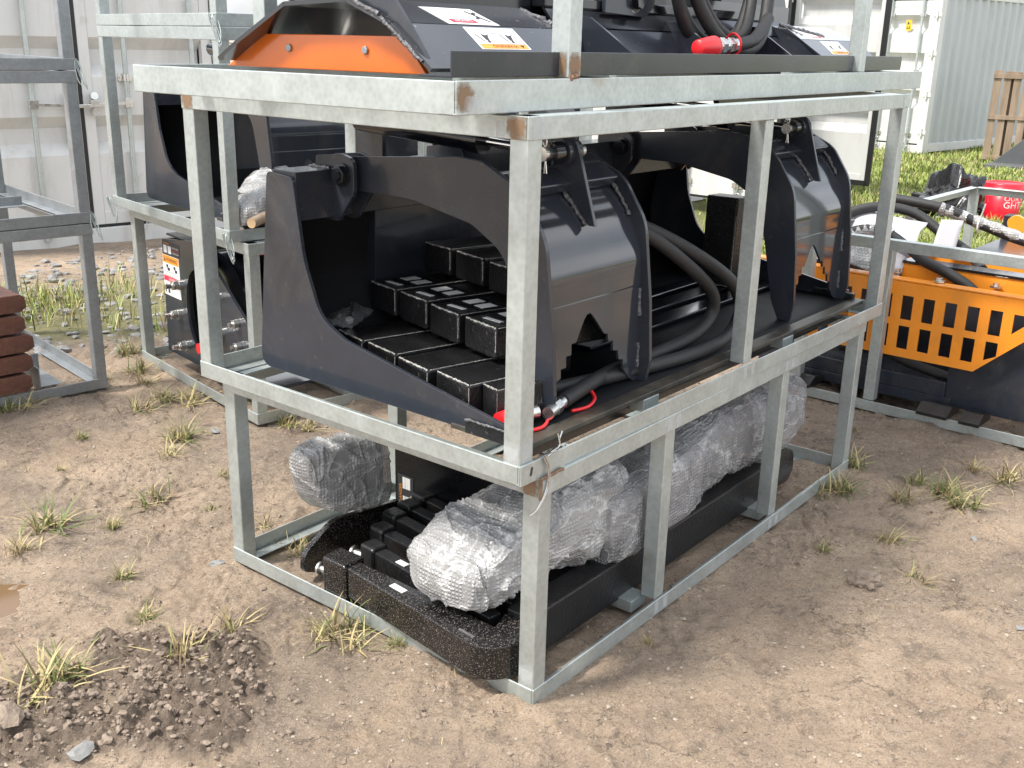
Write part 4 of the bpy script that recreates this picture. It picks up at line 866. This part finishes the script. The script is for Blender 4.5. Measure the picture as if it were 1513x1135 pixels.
for dv in (0, .05):
    m = MB(); m.tube(spline([(1.0, -.55-dv, .74), (.85, -.62-dv, .76), (.75, -.80-dv, .86), (.8, -1.1-dv, .93), (.9, -1.4, .9)], 8), .024, 12); m.build('hydraulic_hose', RUBBER, t)
m = MB(); m.box(1.2, 2.2, -1.25, .02, .34, .60); m.box(1.9, 2.0, -.35, .05, .60, .72); m.build('rear_housing', BLACK, t, .004)
m = MB(); m.prism(rp([(-.12, .60), (-.12, .70, .05), (-.03, .74, .04), (.02, .70, .04), (-.02, .60)]), (1.85, 0, 0), Y, Z, .03); m.box(1.7, 1.78, -1.2, -.12, .605, .66); m.build('rear_arm', ORANGE, t, .003)
for u, v, z in ((.15, -.20, .628), (.24, -.42, .625), (.24, -.72, .628), (.22, .02, .628), (.42, -.62, .69)):
    m = MB(); m.cyl((u, v, z), (u, v, z+.008), .026, 14); m.hexa((u, v, z+.008), (u, v, z+.020), .014); m.build('cap_bolt', STEEL, t, .001)
def sheet(name, pts, nu, nv, label, mt, seed, amp, parent=None, th=.0016, cat='sheet'):
    P = [Vector(p) for p in pts]; V = []
    for i in range(nu):
        for j in range(nv):
            a, b_ = i/(nu-1), j/(nv-1); V.append(P[0].lerp(P[1], a).lerp(P[3].lerp(P[2], a), b_))
    V = np.array(V); V[:, 2] += amp*fbm(V*5, 3, seed); V[:, 1] += amp*.6*fbm(V*4, 2, seed+9)
    F = [(i*nv+j, (i+1)*nv+j, (i+1)*nv+j+1, i*nv+j+1) for i in range(nu-1) for j in range(nv-1)]
    o = np_obj(name, V, F, mt, parent); s_ = o.modifiers.new('thickness', 'SOLIDIFY'); s_.thickness = th
    return tag(o, label, cat)
o = sheet('plastic_sheet', [fG(.165, .62, .64), fG(.17, -.0, .632), fG(.55, .02, .83), fG(.50, .6, .87)], 26, 26, 'white plastic sheet lying over the orange guard under the hoses', SHEET, 5, .03)
o = sheet('paper_manual', [fG(.46, -.04, .70), fG(.50, -.14, .70), fG(.56, -.14, .86), fG(.52, -.05, .86)], 6, 6, 'upright white card standing behind the hoses of the orange machine', SHEET, 6, .01)
o = sheet('clear_pouch', [fG(.10, .26, .66), fG(.10, .10, .64), fG(.17, .06, .76), fG(.17, .26, .76)], 16, 16, 'crinkled clear pouch hanging below the right crate top rail', WRAP, 7, .02)

# ------------------------------------------------------------------ pail, bag, pallet, grey plate on the lawn
pw = fG(3.30, .62)
PX, PY = 4.91, 10.66
t = thing('red_pail', (PX, PY, gz(PX, PY)), .2, 'red plastic pail with lid standing on the grass behind the right crate', 'pail')
m = MB(); m.lathe([(0, .004), (.150, .004), (.156, .012), (.176, .36), (.172, .36), (.150, .02), (0, .02)], (0, 0, 0), 36); pl = m.build('pail_body', REDP, t)
m = MB(); m.lathe([(0, .400), (.165, .400), (.172, .412), (.182, .412), (.188, .400), (.188, .372), (.196, .366), (.196, .350), (.178, .346), (.178, .36)], (0, 0, 0), 36); m.build('lid', REDP, t)
m = MB()
for st, zz, hh in (('OUR', .245, .052), ('GHT', .175, .066)):
    tm = MB(); tm.text(st, (0, 0, 0), X, Y, hh)
    m.add([Vector((math.sin((v[0]-.10)/.168)*(.1575+.018*(zz+v[1])/.36+.003), -math.cos((v[0]-.10)/.168)*(.1575+.018*(zz+v[1])/.36+.003), zz+v[1])) for v in tm.v], tm.f)
m.build('lettering', PAPER, pl)
m = MB(); m.tube([Vector((.185*math.sin(a), -.185*math.cos(a)*.92, .33-.16*math.sin(max(0, a*.9)))) for a in np.linspace(.1, 1.7, 16)], .003, 6); m.build('bail_handle', PAPER, t)
BX, BYY = 4.42, 10.9
V = []; n1_, n2_ = 60, 30
for i in range(n1_):
    for j in range(n2_):
        a = 2*math.pi*i/n1_; b_ = math.pi*.5*j/(n2_-1); V.append((math.cos(a)*math.cos(b_)*.48, math.sin(a)*math.cos(b_)*.28, math.sin(b_)*.34))
V = np.array(V); nn_ = fbm(V*6, 3, 201); rg = (1-np.abs(vnoise(V*9, 207)))**4
V *= (1+.28*nn_+.12*rg)[:, None]; V[:, 2] = np.maximum(V[:, 2], -.01)*np.where(V[:, 0] > 0, 1.25, .75)
F = [(i*n2_+j, ((i+1) % n1_)*n2_+j, ((i+1) % n1_)*n2_+j+1, i*n2_+j+1) for i in range(n1_) for j in range(n2_-1)]
o = np_obj('rubbish_bag', V, F, BAG); o.location = (BX, BYY, gz(BX, BYY)); o.rotation_euler = (0, 0, .3); tag(o, 'crumpled black plastic bag on the grass left of the red pail', 'bag')
t = thing('wooden_pallet', (7.38, 17.0, 0), -.40, 'weathered wooden pallet standing on edge against the corrugated container', 'pallet')
tilt = Matrix.Rotation(-.10, 4, 'X')
for k in range(3):
    m = MB(); m.box(.0, 1.25, -.0, .10, .03+.62*k, .07+.62*k); m.box(-.01, 1.27, -.048, -.0245, .02+.62*k, .09+.62*k); o = m.build('stringer', WOOD, t, .004); o.matrix_basis = tilt
for face, y0 in ((0, -.024), (1, .102)):
    for k in range(9 if face == 0 else 6):
        x_ = .0+k*(1.15/(8 if face == 0 else 5)); m = MB(); m.box(x_, x_+.105+random.uniform(-.01, .01), y0, y0+.021, 0, 1.38+random.uniform(-.02, .02)); o = m.build('board', WOOD, t, .003); o.matrix_basis = tilt
m = MB(); m.prism([(0, 0), (.62, .60), (1.3, .50), (1.3, 0)], (0, 0, 0), X, Z, .06); m.box(0, 1.6, -.5, 0, 0, .05); o = m.build('grey_scoop', GREYST, None, .006); o.location = (7.22, 16.35, 0); o.rotation_euler = (0, 0, -.55); tag(o, 'dark grey steel scoop side lying on the grass before the pallet', 'scoop')

# ------------------------------------------------------------------ white shipping containers
def ribbed(u0, u1, z0, z1, y, grooves, depth=.085, hw=.058, sl=.090):
    m = MB(); prof = [(z0, 0)]
    for g in grooves: prof += [(g-hw-sl, 0), (g-hw, depth), (g+hw, depth), (g+hw+sl, 0)]
    prof.append((z1, 0))
    for i in range(len(prof)-1):
        (a, d0), (b_, d1) = prof[i], prof[i+1]; m.add([(u0, y+d0, a), (u1, y+d0, a), (u1, y+d1, b_), (u0, y+d1, b_)], [(0, 1, 2, 3)])
    m.add([(u0, y+.12, z0), (u1, y+.12, z0), (u1, y+.12, z1), (u0, y+.12, z1)], [(3, 2, 1, 0)])
    return m
def corr_side(length, z0, z1, pitch=.28, depth=.04):
    pts = []; x = 0
    while x < length: pts += [(x, 0), (x+pitch*.26, 0), (x+pitch*.5, depth), (x+pitch*.76, depth)]; x += pitch
    m = MB(); n = len(pts); m.v = [(p[0], p[1], z) for z in (z0, z1) for p in pts]; m.f = [(i, i+1, n+i+1, n+i) for i in range(n-1)]; m.mi = [0]*(n-1); m.sm = [False]*(n-1); return m
GRV = (.87, 1.46, 2.05)
def leaf(parent, u0, u1, y, hinge_right, rods=True, inside=False, z0=.16, z1=2.42):
    d = MB(); d.box(u0, u0+.085, y-.006, y+.055, z0, z1); d.box(u1-.085, u1, y-.006, y+.055, z0, z1); d.box(u0+.0855, u1-.0855, y-.006, y+.055, z0, z0+.10); d.box(u0+.0855, u1-.0855, y-.006, y+.055, z1-.1, z1)
    dr = d.build('door', WHITEP, parent, .004)
    ribbed(u0+.086, u1-.086, z0+.1, z1-.1, y-.002, [g+.0 for g in GRV if g > z0+.25]).build('door_panel', WHITEP, dr)
    g = MB()
    for a, b_, c, e in ((u0-.012, u0, z0-.01, z1), (u1, u1+.012, z0-.01, z1), (u0, u1, z0-.022, z0)): g.box(a, b_, y+.0, y+.05, c, e)
    if inside:
        for a, b_, c, e in ((u0-.02, u0+.035, z0-.03, z1), (u1-.035, u1+.03, z0-.03, z1), (u0, u1, z0-.03, z0+.03)): g.box(a, b_, y-.022, y-.0065, c, e)
    g.build('door_gasket', GASKET, dr, .004)
    if rods:
        for u in ((u0+.19, u1-.36) if not hinge_right else (u0+.34, u1-.19)):
            r_ = MB(); r_.cyl((u, y-.045, .07), (u, y-.045, 2.5), .0205, 14)
            rd = r_.build('locking_rod', ZINC, dr)
            for z in (.30, 1.31, 2.2):
                b_ = MB(); b_.box(u-.055, u+.055, y-.030, y-.0065, z-.03, z+.03); b_.cyl((u, y-.045, z-.028), (u, y-.045, z+.028), .026, 14); b_.cyl((u-.04, y-.031, z), (u-.04, y-.038, z), .01, 8); b_.build('rod_bracket', STEEL, rd, .003)
            b_ = MB(); b_.box(u-.03, u+.03, y-.05, y-.01, .085, .15); b_.tube([Vector((u+.035+.03*math.cos(a), y-.06, .17+.06*math.sin(a))) for a in np.linspace(0, 6.28, 18)], .006, 6, 0, False); b_.build('cam_keeper', STEEL, rd, .004)
        s_ = -1 if not hinge_right else 1; uu = u0+.19 if not hinge_right else u0+.34
        uu = u1-.19-.17 if not hinge_right else u0+.34
        h = MB(); h.obox((uu, y-.065, 1.115), (X, Y, Z), (.035, .02, .035)); h.bar((uu, y-.07, 1.115), (uu+s_*-.42, y-.075, 1.095), .014, .026); h.obox((uu+s_*-.27, y-.06, 1.115), (X, Y, Z), (.035, .022, .028)); h.cyl((uu+s_*-.27, y-.035, 1.17), (uu+s_*-.27, y-.075, 1.175), .03, 14); h.cyl((uu+s_*-.27, y-.035, 1.05), (uu+s_*-.27, y-.07, 1.05), .03, 14)
        h.build('door_handle', STEEL, dr, .003)
    return dr
def container(loc, yaw, label, length=6., w2=1.22, mat_side=None, leaves=((0, True), (1, True))):
    t = thing('shipping_container', loc, yaw, label, 'shipping container', 'white shipping containers')
    f = MB()
    for u in (-w2, w2-.11): f.box(u, u+.11, .0, .16, 0, 2.59)
    f.box(-w2+.1105, w2-.1105, .004, .14, 0, .135); f.box(-w2+.1105, w2-.1105, .004, .14, 2.45, 2.59)
    for u in (-w2, w2-.11): f.box(u, u+.11, length-.16, length, 0, 2.59)
    for u in (-w2+.012, w2-.072):
        f.box(u, u+.06, .1605, length-.1605, .02, .16); f.box(u, u+.06, .1605, length-.1605, 2.48, 2.585)
    f.build('corner_frame', WHITEP, t, .006)
    for s_, nm in ((-1, 'l'), (1, 'r')):
        m = corr_side(length-.32, .16, 2.48)
        m.v = [(s_*(w2-.015-p[1]), p[0]+.16, p[2]) for p in m.v]
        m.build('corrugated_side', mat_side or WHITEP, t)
    m = MB(); m.box(-w2+.02, w2-.02, .15, length-.02, 2.54, 2.58); m.box(-w2+.1, w2-.1, length-.06, length-.02, .14, 2.5); m.box(-w2+.08, w2-.08, .12, length-.1, .10, .16); m.build('roof', WHITEP, t)
    for k, show in leaves:
        if show: leaf(t, -w2+.118+.0 if k == 0 else .014, -.014 if k == 0 else w2-.118, .03, k == 1)
    for u in (-w2+.055, w2-.055):
        for z in (.35, .95, 1.6, 2.2):
            h = MB(); h.box(u-.075, u+.075, -.012, -.002, z-.03, z+.03); h.cyl((u, -.018, z-.06), (u, -.018, z+.06), .018, 12); h.build('hinge', WHITEP, t, .003)
    return t
c1 = container((-3.40, 8.42, -.02), .70, 'white container with chrome locking rods, behind the left crate stacks')
m = MB(); m.box(-.013, .013, .02, .06, .14, 2.45); m.build('door_gap_seal', GASKET, c1)
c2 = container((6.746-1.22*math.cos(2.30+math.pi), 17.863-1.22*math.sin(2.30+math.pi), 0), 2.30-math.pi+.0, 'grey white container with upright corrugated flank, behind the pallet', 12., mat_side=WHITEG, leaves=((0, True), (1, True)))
c3 = container((2.39, 12.13, 0), .87, 'white container with both door leaves swung open, behind the front stack', 6., leaves=())
for u in (1.205, -1.205):
    dr = leaf(c3, .01, 1.15, 0., False, rods=(u < 0), inside=(u > 0)); dr.location = (u, -.02, 0); dr.rotation_euler = (0, 0, -math.pi/2)
l = MB(); O = Vector((.62, .0239, 1.95)); l.rect(O, X, Z, 0, .10, 0, .17, .0006, 0)
for a, b_, c, d in ((.02, .075, .100, .115), (.03, .05, .115, .145), (.02, .08, .03, .042), (.02, .035, .042, .07), (.06, .075, .045, .075)): l.rect(O, X, Z, a, b_, c, d, .0012, 1)
for q in c2.children:
    if q.name.startswith('door') and q.location.length == 0: dd = q
l.build('yellow_label', [LYEL, INK], dd)

# ------------------------------------------------------------------ water, soil, stones, grass
mm, tt, bb = nodes_of('muddy_water'); bb.inputs['Base Color'].default_value = (.15, .088, .04, 1); bb.inputs['Roughness'].default_value = .06; MATS['water'] = mm
m = MB(); m.add([(PUD[0]+.26*math.cos(a), PUD[1]+.17*math.sin(a), gz(*PUD)+.011) for a in np.linspace(0, 6.28, 40)[:-1]], [tuple(range(39))])
tag(m.build('puddle', mm), 'shallow orange brown puddle', 'puddle', kind='structure')
SOIL = mat('loose_soil', (.15, .116, .092), .9, col2=(.30, .235, .182), scale=25, bump=.6, bscale=120)
STONE = mat('grey_gravel', (.13, .13, .13), .8, col2=(.33, .32, .31), scale=14, bump=.4, bscale=60)
PALEST = mat('pale_stone', (.21, .21, .205), .7, var=.15, scale=20, bump=.4)
bm = bmesh.new(); bmesh.ops.create_icosphere(bm, subdivisions=2, radius=1); ICO_V = np.array([v.co[:] for v in bm.verts]); ICO_F = np.array([[v.index for v in f.verts] for f in bm.faces]); bm.free()
bm = bmesh.new(); bmesh.ops.create_icosphere(bm, subdivisions=1, radius=1); IC1_V = np.array([v.co[:] for v in bm.verts]); IC1_F = np.array([[v.index for v in f.verts] for f in bm.faces]); bm.free()
IC0_V = np.array([(1, 0, 0), (-1, 0, 0), (0, 1, 0), (0, -1, 0), (0, 0, 1), (0, 0, -1)], float); IC0_F = np.array([(0, 2, 4), (2, 1, 4), (1, 3, 4), (3, 0, 4), (2, 0, 5), (1, 2, 5), (3, 1, 5), (0, 3, 5)])
def lumps(name, x, y, r, mt, seed, flat=.65, hi=False, rough=.45, label=None, cat=None, sink=.35, smooth=False):
    iv, if_ = (ICO_V, ICO_F) if hi else ((IC1_V, IC1_F) if len(x) < 9000 else (IC0_V, IC0_F)); n = len(x); z = ground_z(x, y); VV = []; FF = []
    g = np.random.default_rng(seed)
    for k in range(n):
        v = iv*(1+rough*vnoise(iv*1.5+k*3.7, seed)[:, None])*np.array([g.uniform(.75, 1.3), g.uniform(.75, 1.3), flat*g.uniform(.7, 1.3)])*r[k]
        a = g.uniform(0, 6.28); c_, s_ = math.cos(a), math.sin(a)
        v = np.c_[v[:, 0]*c_-v[:, 1]*s_, v[:, 0]*s_+v[:, 1]*c_, v[:, 2]] + [x[k], y[k], z[k]+r[k]*flat*sink]
        VV.append(v); FF.append(if_+k*len(iv))
    return tag(np_obj(name, np.vstack(VV), np.vstack(FF), mt, smooth=smooth), label, cat, kind='stuff')
xs = []; ys = []
for hx, hy, a, b_, hh in HEAP:
    th_ = rng.uniform(0, 6.28, 1500); q = np.sqrt(rng.uniform(0, 1.5, 1500)); xs.append(hx+a*q*np.cos(th_)); ys.append(hy+b_*q*np.sin(th_))
xs = np.concatenate(xs); ys = np.concatenate(ys); kp = heap_mask(xs, ys)+.12 > rng.uniform(0, 1.0, len(xs)); xs, ys = xs[kp], ys[kp]; rr = .0014+.0105*rng.uniform(0, 1, len(xs))**7
lumps('soil_crumbs', xs, ys, rr, SOIL, 5, .8, False, .6, 'heap of loose dark soil crumbs at the lower left', 'soil')
n = 26000; xs = rng.uniform(-2.4, 2.4, n); ys = 1.85+3.2*rng.uniform(0, 1, n)**1.4; keep = fbm(np.c_[xs, ys]*2.6, 3, 301) > rng.normal(.18, .22, n)
xs, ys = xs[keep], ys[keep]
lumps('scattered_crumbs', xs, ys, .0012+.0085*rng.uniform(0, 1, len(xs))**7, SOIL, 6, .7, False, .6, 'dark crumbs of soil scattered over the mud', 'soil')
n = 14000; xs = rng.uniform(-2.2, 2.2, n); ys = 1.85+3.0*rng.uniform(0, 1, n)**1.4; PALEG = mat('pale_grit', (.24, .195, .15), .9, col2=(.40, .34, .275), scale=30)
lumps('pale_grit', xs, ys, .0011+.0065*rng.uniform(0, 1, n)**8, PALEG, 16, .7, False, .6, 'pale grit pressed into the mud', 'grit')
n = 2600; xs = rng.uniform(-4.2, -.9, n); ys = rng.uniform(5.3, 8.6, n); keep = fbm(np.c_[xs, ys]*1.1, 3, 311) > -.15; xs, ys = xs[keep], ys[keep]
lumps('gravel', xs, ys, .006+.030*rng.uniform(0, 1, len(xs))**2.5, STONE, 7, .55, False, .5, 'grey gravel in front of the left container', 'gravel')
for k, (x, y, r_, lb) in enumerate(((-.939, 3.043, .020, 'flat pale stone by the left corner of the bottom crate'), (1.637, 3.343, .013, 'small white stone right of the front stack, nearer the crates'), (1.536, 2.755, .013, 'small white stone at the right edge of the mud'), (-.99, 2.056, .026, 'pale layered stone at the bottom left in the loose soil'), (-1.279, 4.239, .020, 'pale grey stone in the grass left of the front stack'))):
    v = ICO_V*(1+.45*vnoise(ICO_V*1.4+k*5, 9)[:, None])*np.array([1.3, .9, .5])*r_
    o = np_obj('stone', v, ICO_F, PALEST, smooth=False); o.location = (x, y, gz(x, y)+r_*.2); o.rotation_euler = (0, 0, k*1.3+.4); tag(o, lb, 'stone', 'loose pale stones')
bm = bmesh.new(); bmesh.ops.create_icosphere(bm, subdivisions=4, radius=1); IC4_V = np.array([v.co[:] for v in bm.verts]); IC4_F = np.array([[v.index for v in f.verts] for f in bm.faces]); bm.free()
v = IC4_V*(1+.30*fbm(IC4_V*2.0, 2, 77)+.16*(np.abs(fbm(IC4_V*5, 4, 79))))[:, None]*np.array([1.2, .95, .75])*.038
o = np_obj('earth_clod', v, IC4_F, SOIL, smooth=False); o.location = (1.149, 3.0, gz(1.149, 3.0)+.008); tag(o, 'fist sized brown clod of earth right of the front stack', 'clod')

GR1 = mat('blade_green', (.085, .12, .030), .6, col2=(.17, .20, .055), scale=3); GR2 = mat('blade_straw', (.34, .27, .12), .7, col2=(.50, .42, .22), scale=3); GR3 = mat('blade_brown', (.16, .11, .06), .8, col2=(.26, .19, .11), scale=3); GR4 = mat('blade_lawn', (.20, .28, .045), .6, col2=(.36, .42, .11), scale=2.)
def tuft_mesh(seed, n, green):
    g = np.random.default_rng(seed); V = []; F = []; MI = []
    for k in range(n):
        a = g.uniform(0, 6.28); ln = g.uniform(.03, .115); lean = g.uniform(.35, 1.5) if g.uniform() < .75 else g.uniform(1.3, 1.75); cur = g.uniform(.1, .9); wdt = g.uniform(.0011, .0026)
        bx, by = g.normal(0, .018, 2); p = np.array([bx, by, -.004]); ang = max(.1, lean-cur); d2 = np.array([math.cos(a), math.sin(a)]); pr_ = np.array([-d2[1], d2[0], .25])
        o_ = len(V); sg = 5
        for s_ in range(sg+1):
            wv = wdt*(1-(s_/sg)**2*.92); V.append(p-pr_*wv); V.append(p+pr_*wv)
            an = ang + cur*s_/sg*1.5; st = ln/sg; p = p + np.array([d2[0]*math.sin(an)*st, d2[1]*math.sin(an)*st, math.cos(an)*st]); p[2] = max(p[2], .001)
        for s_ in range(sg): F.append((o_+2*s_, o_+2*s_+1, o_+2*s_+3, o_+2*s_+2)); 
        c_ = 0 if g.uniform() < green else (1 if g.uniform() < .72 else 2); MI += [c_]*sg
    return np.array(V), np.array(F), MI
protos = []
for k in range(7):
    V, F, MI = tuft_mesh(500+k, (70, 46, 95, 30, 60, 52, 80)[k], (.45, .15, .5, .1, .3, .2, .55)[k])
    protos.append(np_obj('grass_tuft', V, F, [GR1, GR2, GR3], mi=MI))
TUFTS = [(-1.596, 3.284, 1.30), (-1.608, 3.105, 0.80), (-1.406, 4.149, 1.10), (-1.393, 3.972, 1.00), (-1.308, 3.510, 1.00), (-1.502, 4.611, 1.20), (-1.616, 4.622, 1.00), (-1.691, 4.474, 1.00), (-1.387, 3.323, 0.50), (-1.828, 4.162, 0.50), (-2.203, 4.485, 0.90), (-2.272, 4.434, 0.90), (-0.481, 2.633, 1.10), (-0.420, 2.548, 0.90), (-0.309, 2.570, 0.50), (-0.779, 2.620, 0.90), (-0.875, 2.462, 1.10), (-1.180, 2.295, 1.30), (-1.147, 2.341, 1.00), (-1.055, 2.693, 0.60), (-1.213, 2.939, 0.60), (-0.888, 4.290, 0.80), (-0.988, 4.344, 0.80), (-0.866, 3.351, 0.70), (1.397, 3.983, 1.00), (1.276, 3.737, 1.00), (1.204, 3.714, 0.80), (1.479, 3.642, 0.90), (1.603, 3.809, 0.80), (1.679, 3.697, 1.20), (1.703, 3.594, 1.00), (2.000, 3.893, 1.10), (1.320, 3.305, 0.70), (1.315, 3.039, 0.70), (1.072, 3.231, 0.50), (0.400, 2.610, 0.35), (1.914, 4.014, 0.60), (-2.035, 5.313, 1.20), (-1.882, 5.025, 1.10), (-1.794, 4.866, 1.00), (-2.023, 4.902, 0.60), (-1.290, 4.646, 0.70), (-2.173, 4.631, 0.60), (-1.115, 3.762, 0.40), (1.133, 4.532, 0.50), (-1.760, 3.792, 0.40), (-1.089, 3.480, 0.40), (-0.702, 3.151, 0.70), (-0.797, 3.171, 0.60), (1.539, 4.384, 0.40), (-0.532, 2.595, 0.60), (-0.409, 2.673, 0.50)]
for i, (x, y, s_) in enumerate(TUFTS):
    o = protos[i] if i < 7 else protos[random.randrange(7)].copy()
    if i >= 7: COL.objects.link(o)
    o.location = (x, y, gz(x, y)); o.rotation_euler = (0, 0, random.uniform(0, 6.28)); o.scale = (s_*1.35, s_*1.35, s_*random.uniform(.8, 1.15))
    tag(o, 'small tuft of green and straw coloured grass in the bare mud', 'grass tuft', 'grass tufts in the mud')
def blades(name, x, y, h, lean, wd, mats, frac, label, cat, seed, z=None):
    g = np.random.default_rng(seed); n = len(x); z = ground_z(x, y) if z is None else z
    a = g.uniform(0, 6.28, n); d = np.c_[np.cos(a), np.sin(a)]; p = np.c_[-d[:, 1], d[:, 0]]*wd[:, None]
    b0 = np.c_[x-p[:, 0], y-p[:, 1], z-.005]; b1 = np.c_[x+p[:, 0], y+p[:, 1], z-.005]
    mx_ = np.c_[x, y] + d*(h*np.sin(lean*.5)*.55)[:, None]; mz = z+h*np.cos(lean*.5)*.55
    m0 = np.c_[mx_-p*.8, mz]; m1 = np.c_[mx_+p*.8, mz]
    tp = np.c_[mx_ + d*(h*np.sin(lean*1.3)*.5)[:, None], mz+h*np.cos(np.minimum(lean*1.3, 1.6))*.5]; tp2 = tp + np.c_[p*.15, np.zeros(n)]
    V = np.stack([b0, b1, m1, m0, tp, tp2], 1).reshape(-1, 3); k = np.arange(n)*6
    F = np.stack([np.c_[k, k+1, k+2, k+3], np.c_[k+3, k+2, k+5, k+4]], 1).reshape(-1, 4)
    mi = np.repeat(np.searchsorted(np.cumsum(frac), g.uniform(0, 1, n)), 2).clip(0, len(mats)-1)
    return tag(np_obj(name, V, F, mats, mi=mi), label, cat, kind='stuff')
n = 95000; ys = 6.3+14.5*rng.uniform(0, 1, n)**1.5; xs = rng.uniform(.18, .62, n)*ys+.35; xs += rng.normal(0, .2, n)
keep = turf_mask(xs, ys) > rng.uniform(.15, 1, n); xs, ys = xs[keep], ys[keep]
cl = .7+.5*fbm(np.c_[xs, ys]*1.7, 3, 401)
blades('lawn_grass', xs, ys, np.clip(cl, .4, 1.4)*rng.uniform(.05, .14, len(xs)), rng.uniform(.1, 1.2, len(xs)), rng.uniform(.002, .0045, len(xs))*(1+.08*ys), [GR4, GR1, GR2], (.62, .2, .18), 'rough green lawn before the containers', 'lawn', 8)
n = 16000; xs = rng.uniform(-4.4, -1.2, n); ys = rng.uniform(5.2, 8.3, n); pn_ = fbm(np.c_[xs, ys]*1.3, 3, 411)
keep = (turf_mask(xs, ys)+.5*pn_ > rng.uniform(.35, 1.1, n)); xs, ys = xs[keep], ys[keep]
blades('rough_grass', xs, ys, rng.uniform(.06, .20, len(xs)), rng.uniform(.2, 1.4, len(xs)), rng.uniform(.002, .004, len(xs)), [GR1, GR4, GR2, GR3], (.22, .42, .28, .08), 'unmown grass and straw by the left container', 'grass', 9)
n = 800; xs = rng.uniform(-2.3, 2.3, n); ys = rng.uniform(2.0, 5.2, n); keep = fbm(np.c_[xs, ys]*1.2, 2, 421) > -.1; xs, ys = xs[keep], ys[keep]
blades('straw_litter', xs, ys, rng.uniform(.015, .07, len(xs)), rng.uniform(1.35, 1.55, len(xs)), rng.uniform(.0005, .0014, len(xs)), [GR2, GR3], (.55, .45), 'bits of straw trodden into the mud', 'straw', 10)

# ------------------------------------------------------------------ burns and zinc spray at the welds of the crate frames
def stain_mat(name, col, rough, top=.85):
    m, t, b = nodes_of(name); N = t.nodes.new; K = t.links.new; tc = N('ShaderNodeTexCoord')
    g = N('ShaderNodeTexGradient'); g.gradient_type = 'SPHERICAL'; mp = N('ShaderNodeMapping'); mp.inputs['Scale'].default_value = (22, 22, 22); K(tc.outputs['Object'], mp.inputs[0]); K(mp.outputs[0], g.inputs[0])
    n = N('ShaderNodeTexNoise'); n.inputs['Scale'].default_value = 70; n.inputs['Detail'].default_value = 6; n.inputs['Roughness'].default_value = .7; K(tc.outputs['Object'], n.inputs['Vector'])
    a = N('ShaderNodeMath'); a.operation = 'ADD'; K(g.outputs['Fac'], a.inputs[0]); K(n.outputs['Fac'], a.inputs[1])
    r = N('ShaderNodeMapRange'); r.inputs['From Min'].default_value = .72; r.inputs['From Max'].default_value = 1.15; r.inputs['To Max'].default_value = top; K(a.outputs[0], r.inputs['Value'])
    g2 = N('ShaderNodeMath'); g2.operation = 'MULTIPLY'; K(r.outputs[0], g2.inputs[0]); s2 = N('ShaderNodeMath'); s2.operation = 'GREATER_THAN'; s2.inputs[1].default_value = .01; K(g.outputs['Fac'], s2.inputs[0]); K(s2.outputs[0], g2.inputs[1])
    K(g2.outputs[0], b.inputs['Alpha']); b.inputs['Base Color'].default_value = (*col, 1); b.inputs['Roughness'].default_value = rough
    return m
RSTAIN = stain_mat('heat_stain', (.24, .15, .085), .7); ZSPRAY = stain_mat('zinc_spray', (.60, .62, .63), .5, .42)
def stain(parent, c, X_, Y_, w_, h_, mt):
    m = MB(); X_, Y_ = Vector(X_), Vector(Y_); m.add([X_*(-w_)+Y_*(-h_), X_*w_+Y_*(-h_), X_*w_+Y_*h_, X_*(-w_)+Y_*h_], [(0, 1, 2, 3)])
    o = m.build('weld_stain', mt, parent); o.location = c; return o
SX, SZ_, LX = (0, -1, 0), (0, 0, 1), (1, 0, 0)
for p_, H_ in ((cB, H2), (cA, H1)):
    stain(p_, (-.0032, .030, H_-.025), SX, SZ_, .028, .0245, RSTAIN); stain(p_, (-.0032, .075, H_-.030), SX, SZ_, .012, .018, ZSPRAY); stain(p_, (.030, -.0032, H_-.027), LX, SZ_, .02, .022, ZSPRAY)
stain(cB, (-.0032, 1.215, H2-.025), SX, SZ_, .026, .0245, RSTAIN)
stain(cC, (.022, -.0034, .036), LX, SZ_, .034, .030, RSTAIN); stain(cC, (.05, -.0036, .02), LX, SZ_, .03, .018, ZSPRAY)
for p_, us, zz in ((cB, (1.115, 1.165), H2-.025), (cB, (1.115, 1.165), .026), (cA, (.60, .65, 1.37, 1.42), H1-.025), (cA, (.60, .65, 1.37, 1.42), .026), (cB, (2.2,), H2-.025)):
    for u in us: stain(p_, (u, -.0033, zz), LX, SZ_, .012, .020, ZSPRAY)
stain(cB, (.022, -.0006, .085), LX, SZ_, .022, .030, ZSPRAY); stain(cB, (-.0006, .025, .075), SX, SZ_, .022, .036, ZSPRAY); stain(cA, (-.0006, .024, .085), SX, SZ_, .022, .034, ZSPRAY)
stain(cC, (.42, .0034, .095), LX, SZ_, .024, .03, RSTAIN); stain(cC, (.3944, .03, .095), SX, SZ_, .02, .03, RSTAIN)
m = MB(); m.box(EL-.55, EL-.18, .30, .345, .05, .055); m.box(EL-.55, EL-.18, .346, .35, .05, .095); m.build('cross_bar', ZINC_DULL, cE2, .002)
lumps('large_clods', np.array([-1.19, -1.10, -1.22, -.98, -.86, -1.05]), np.array([2.13, 2.08, 2.28, 2.42, 2.52, 2.27]), np.array([.036, .014, .016, .012, .010, .012]), SOIL, 15, .8, True, .5, 'larger clods in the loose soil at the lower left', 'soil', .3)
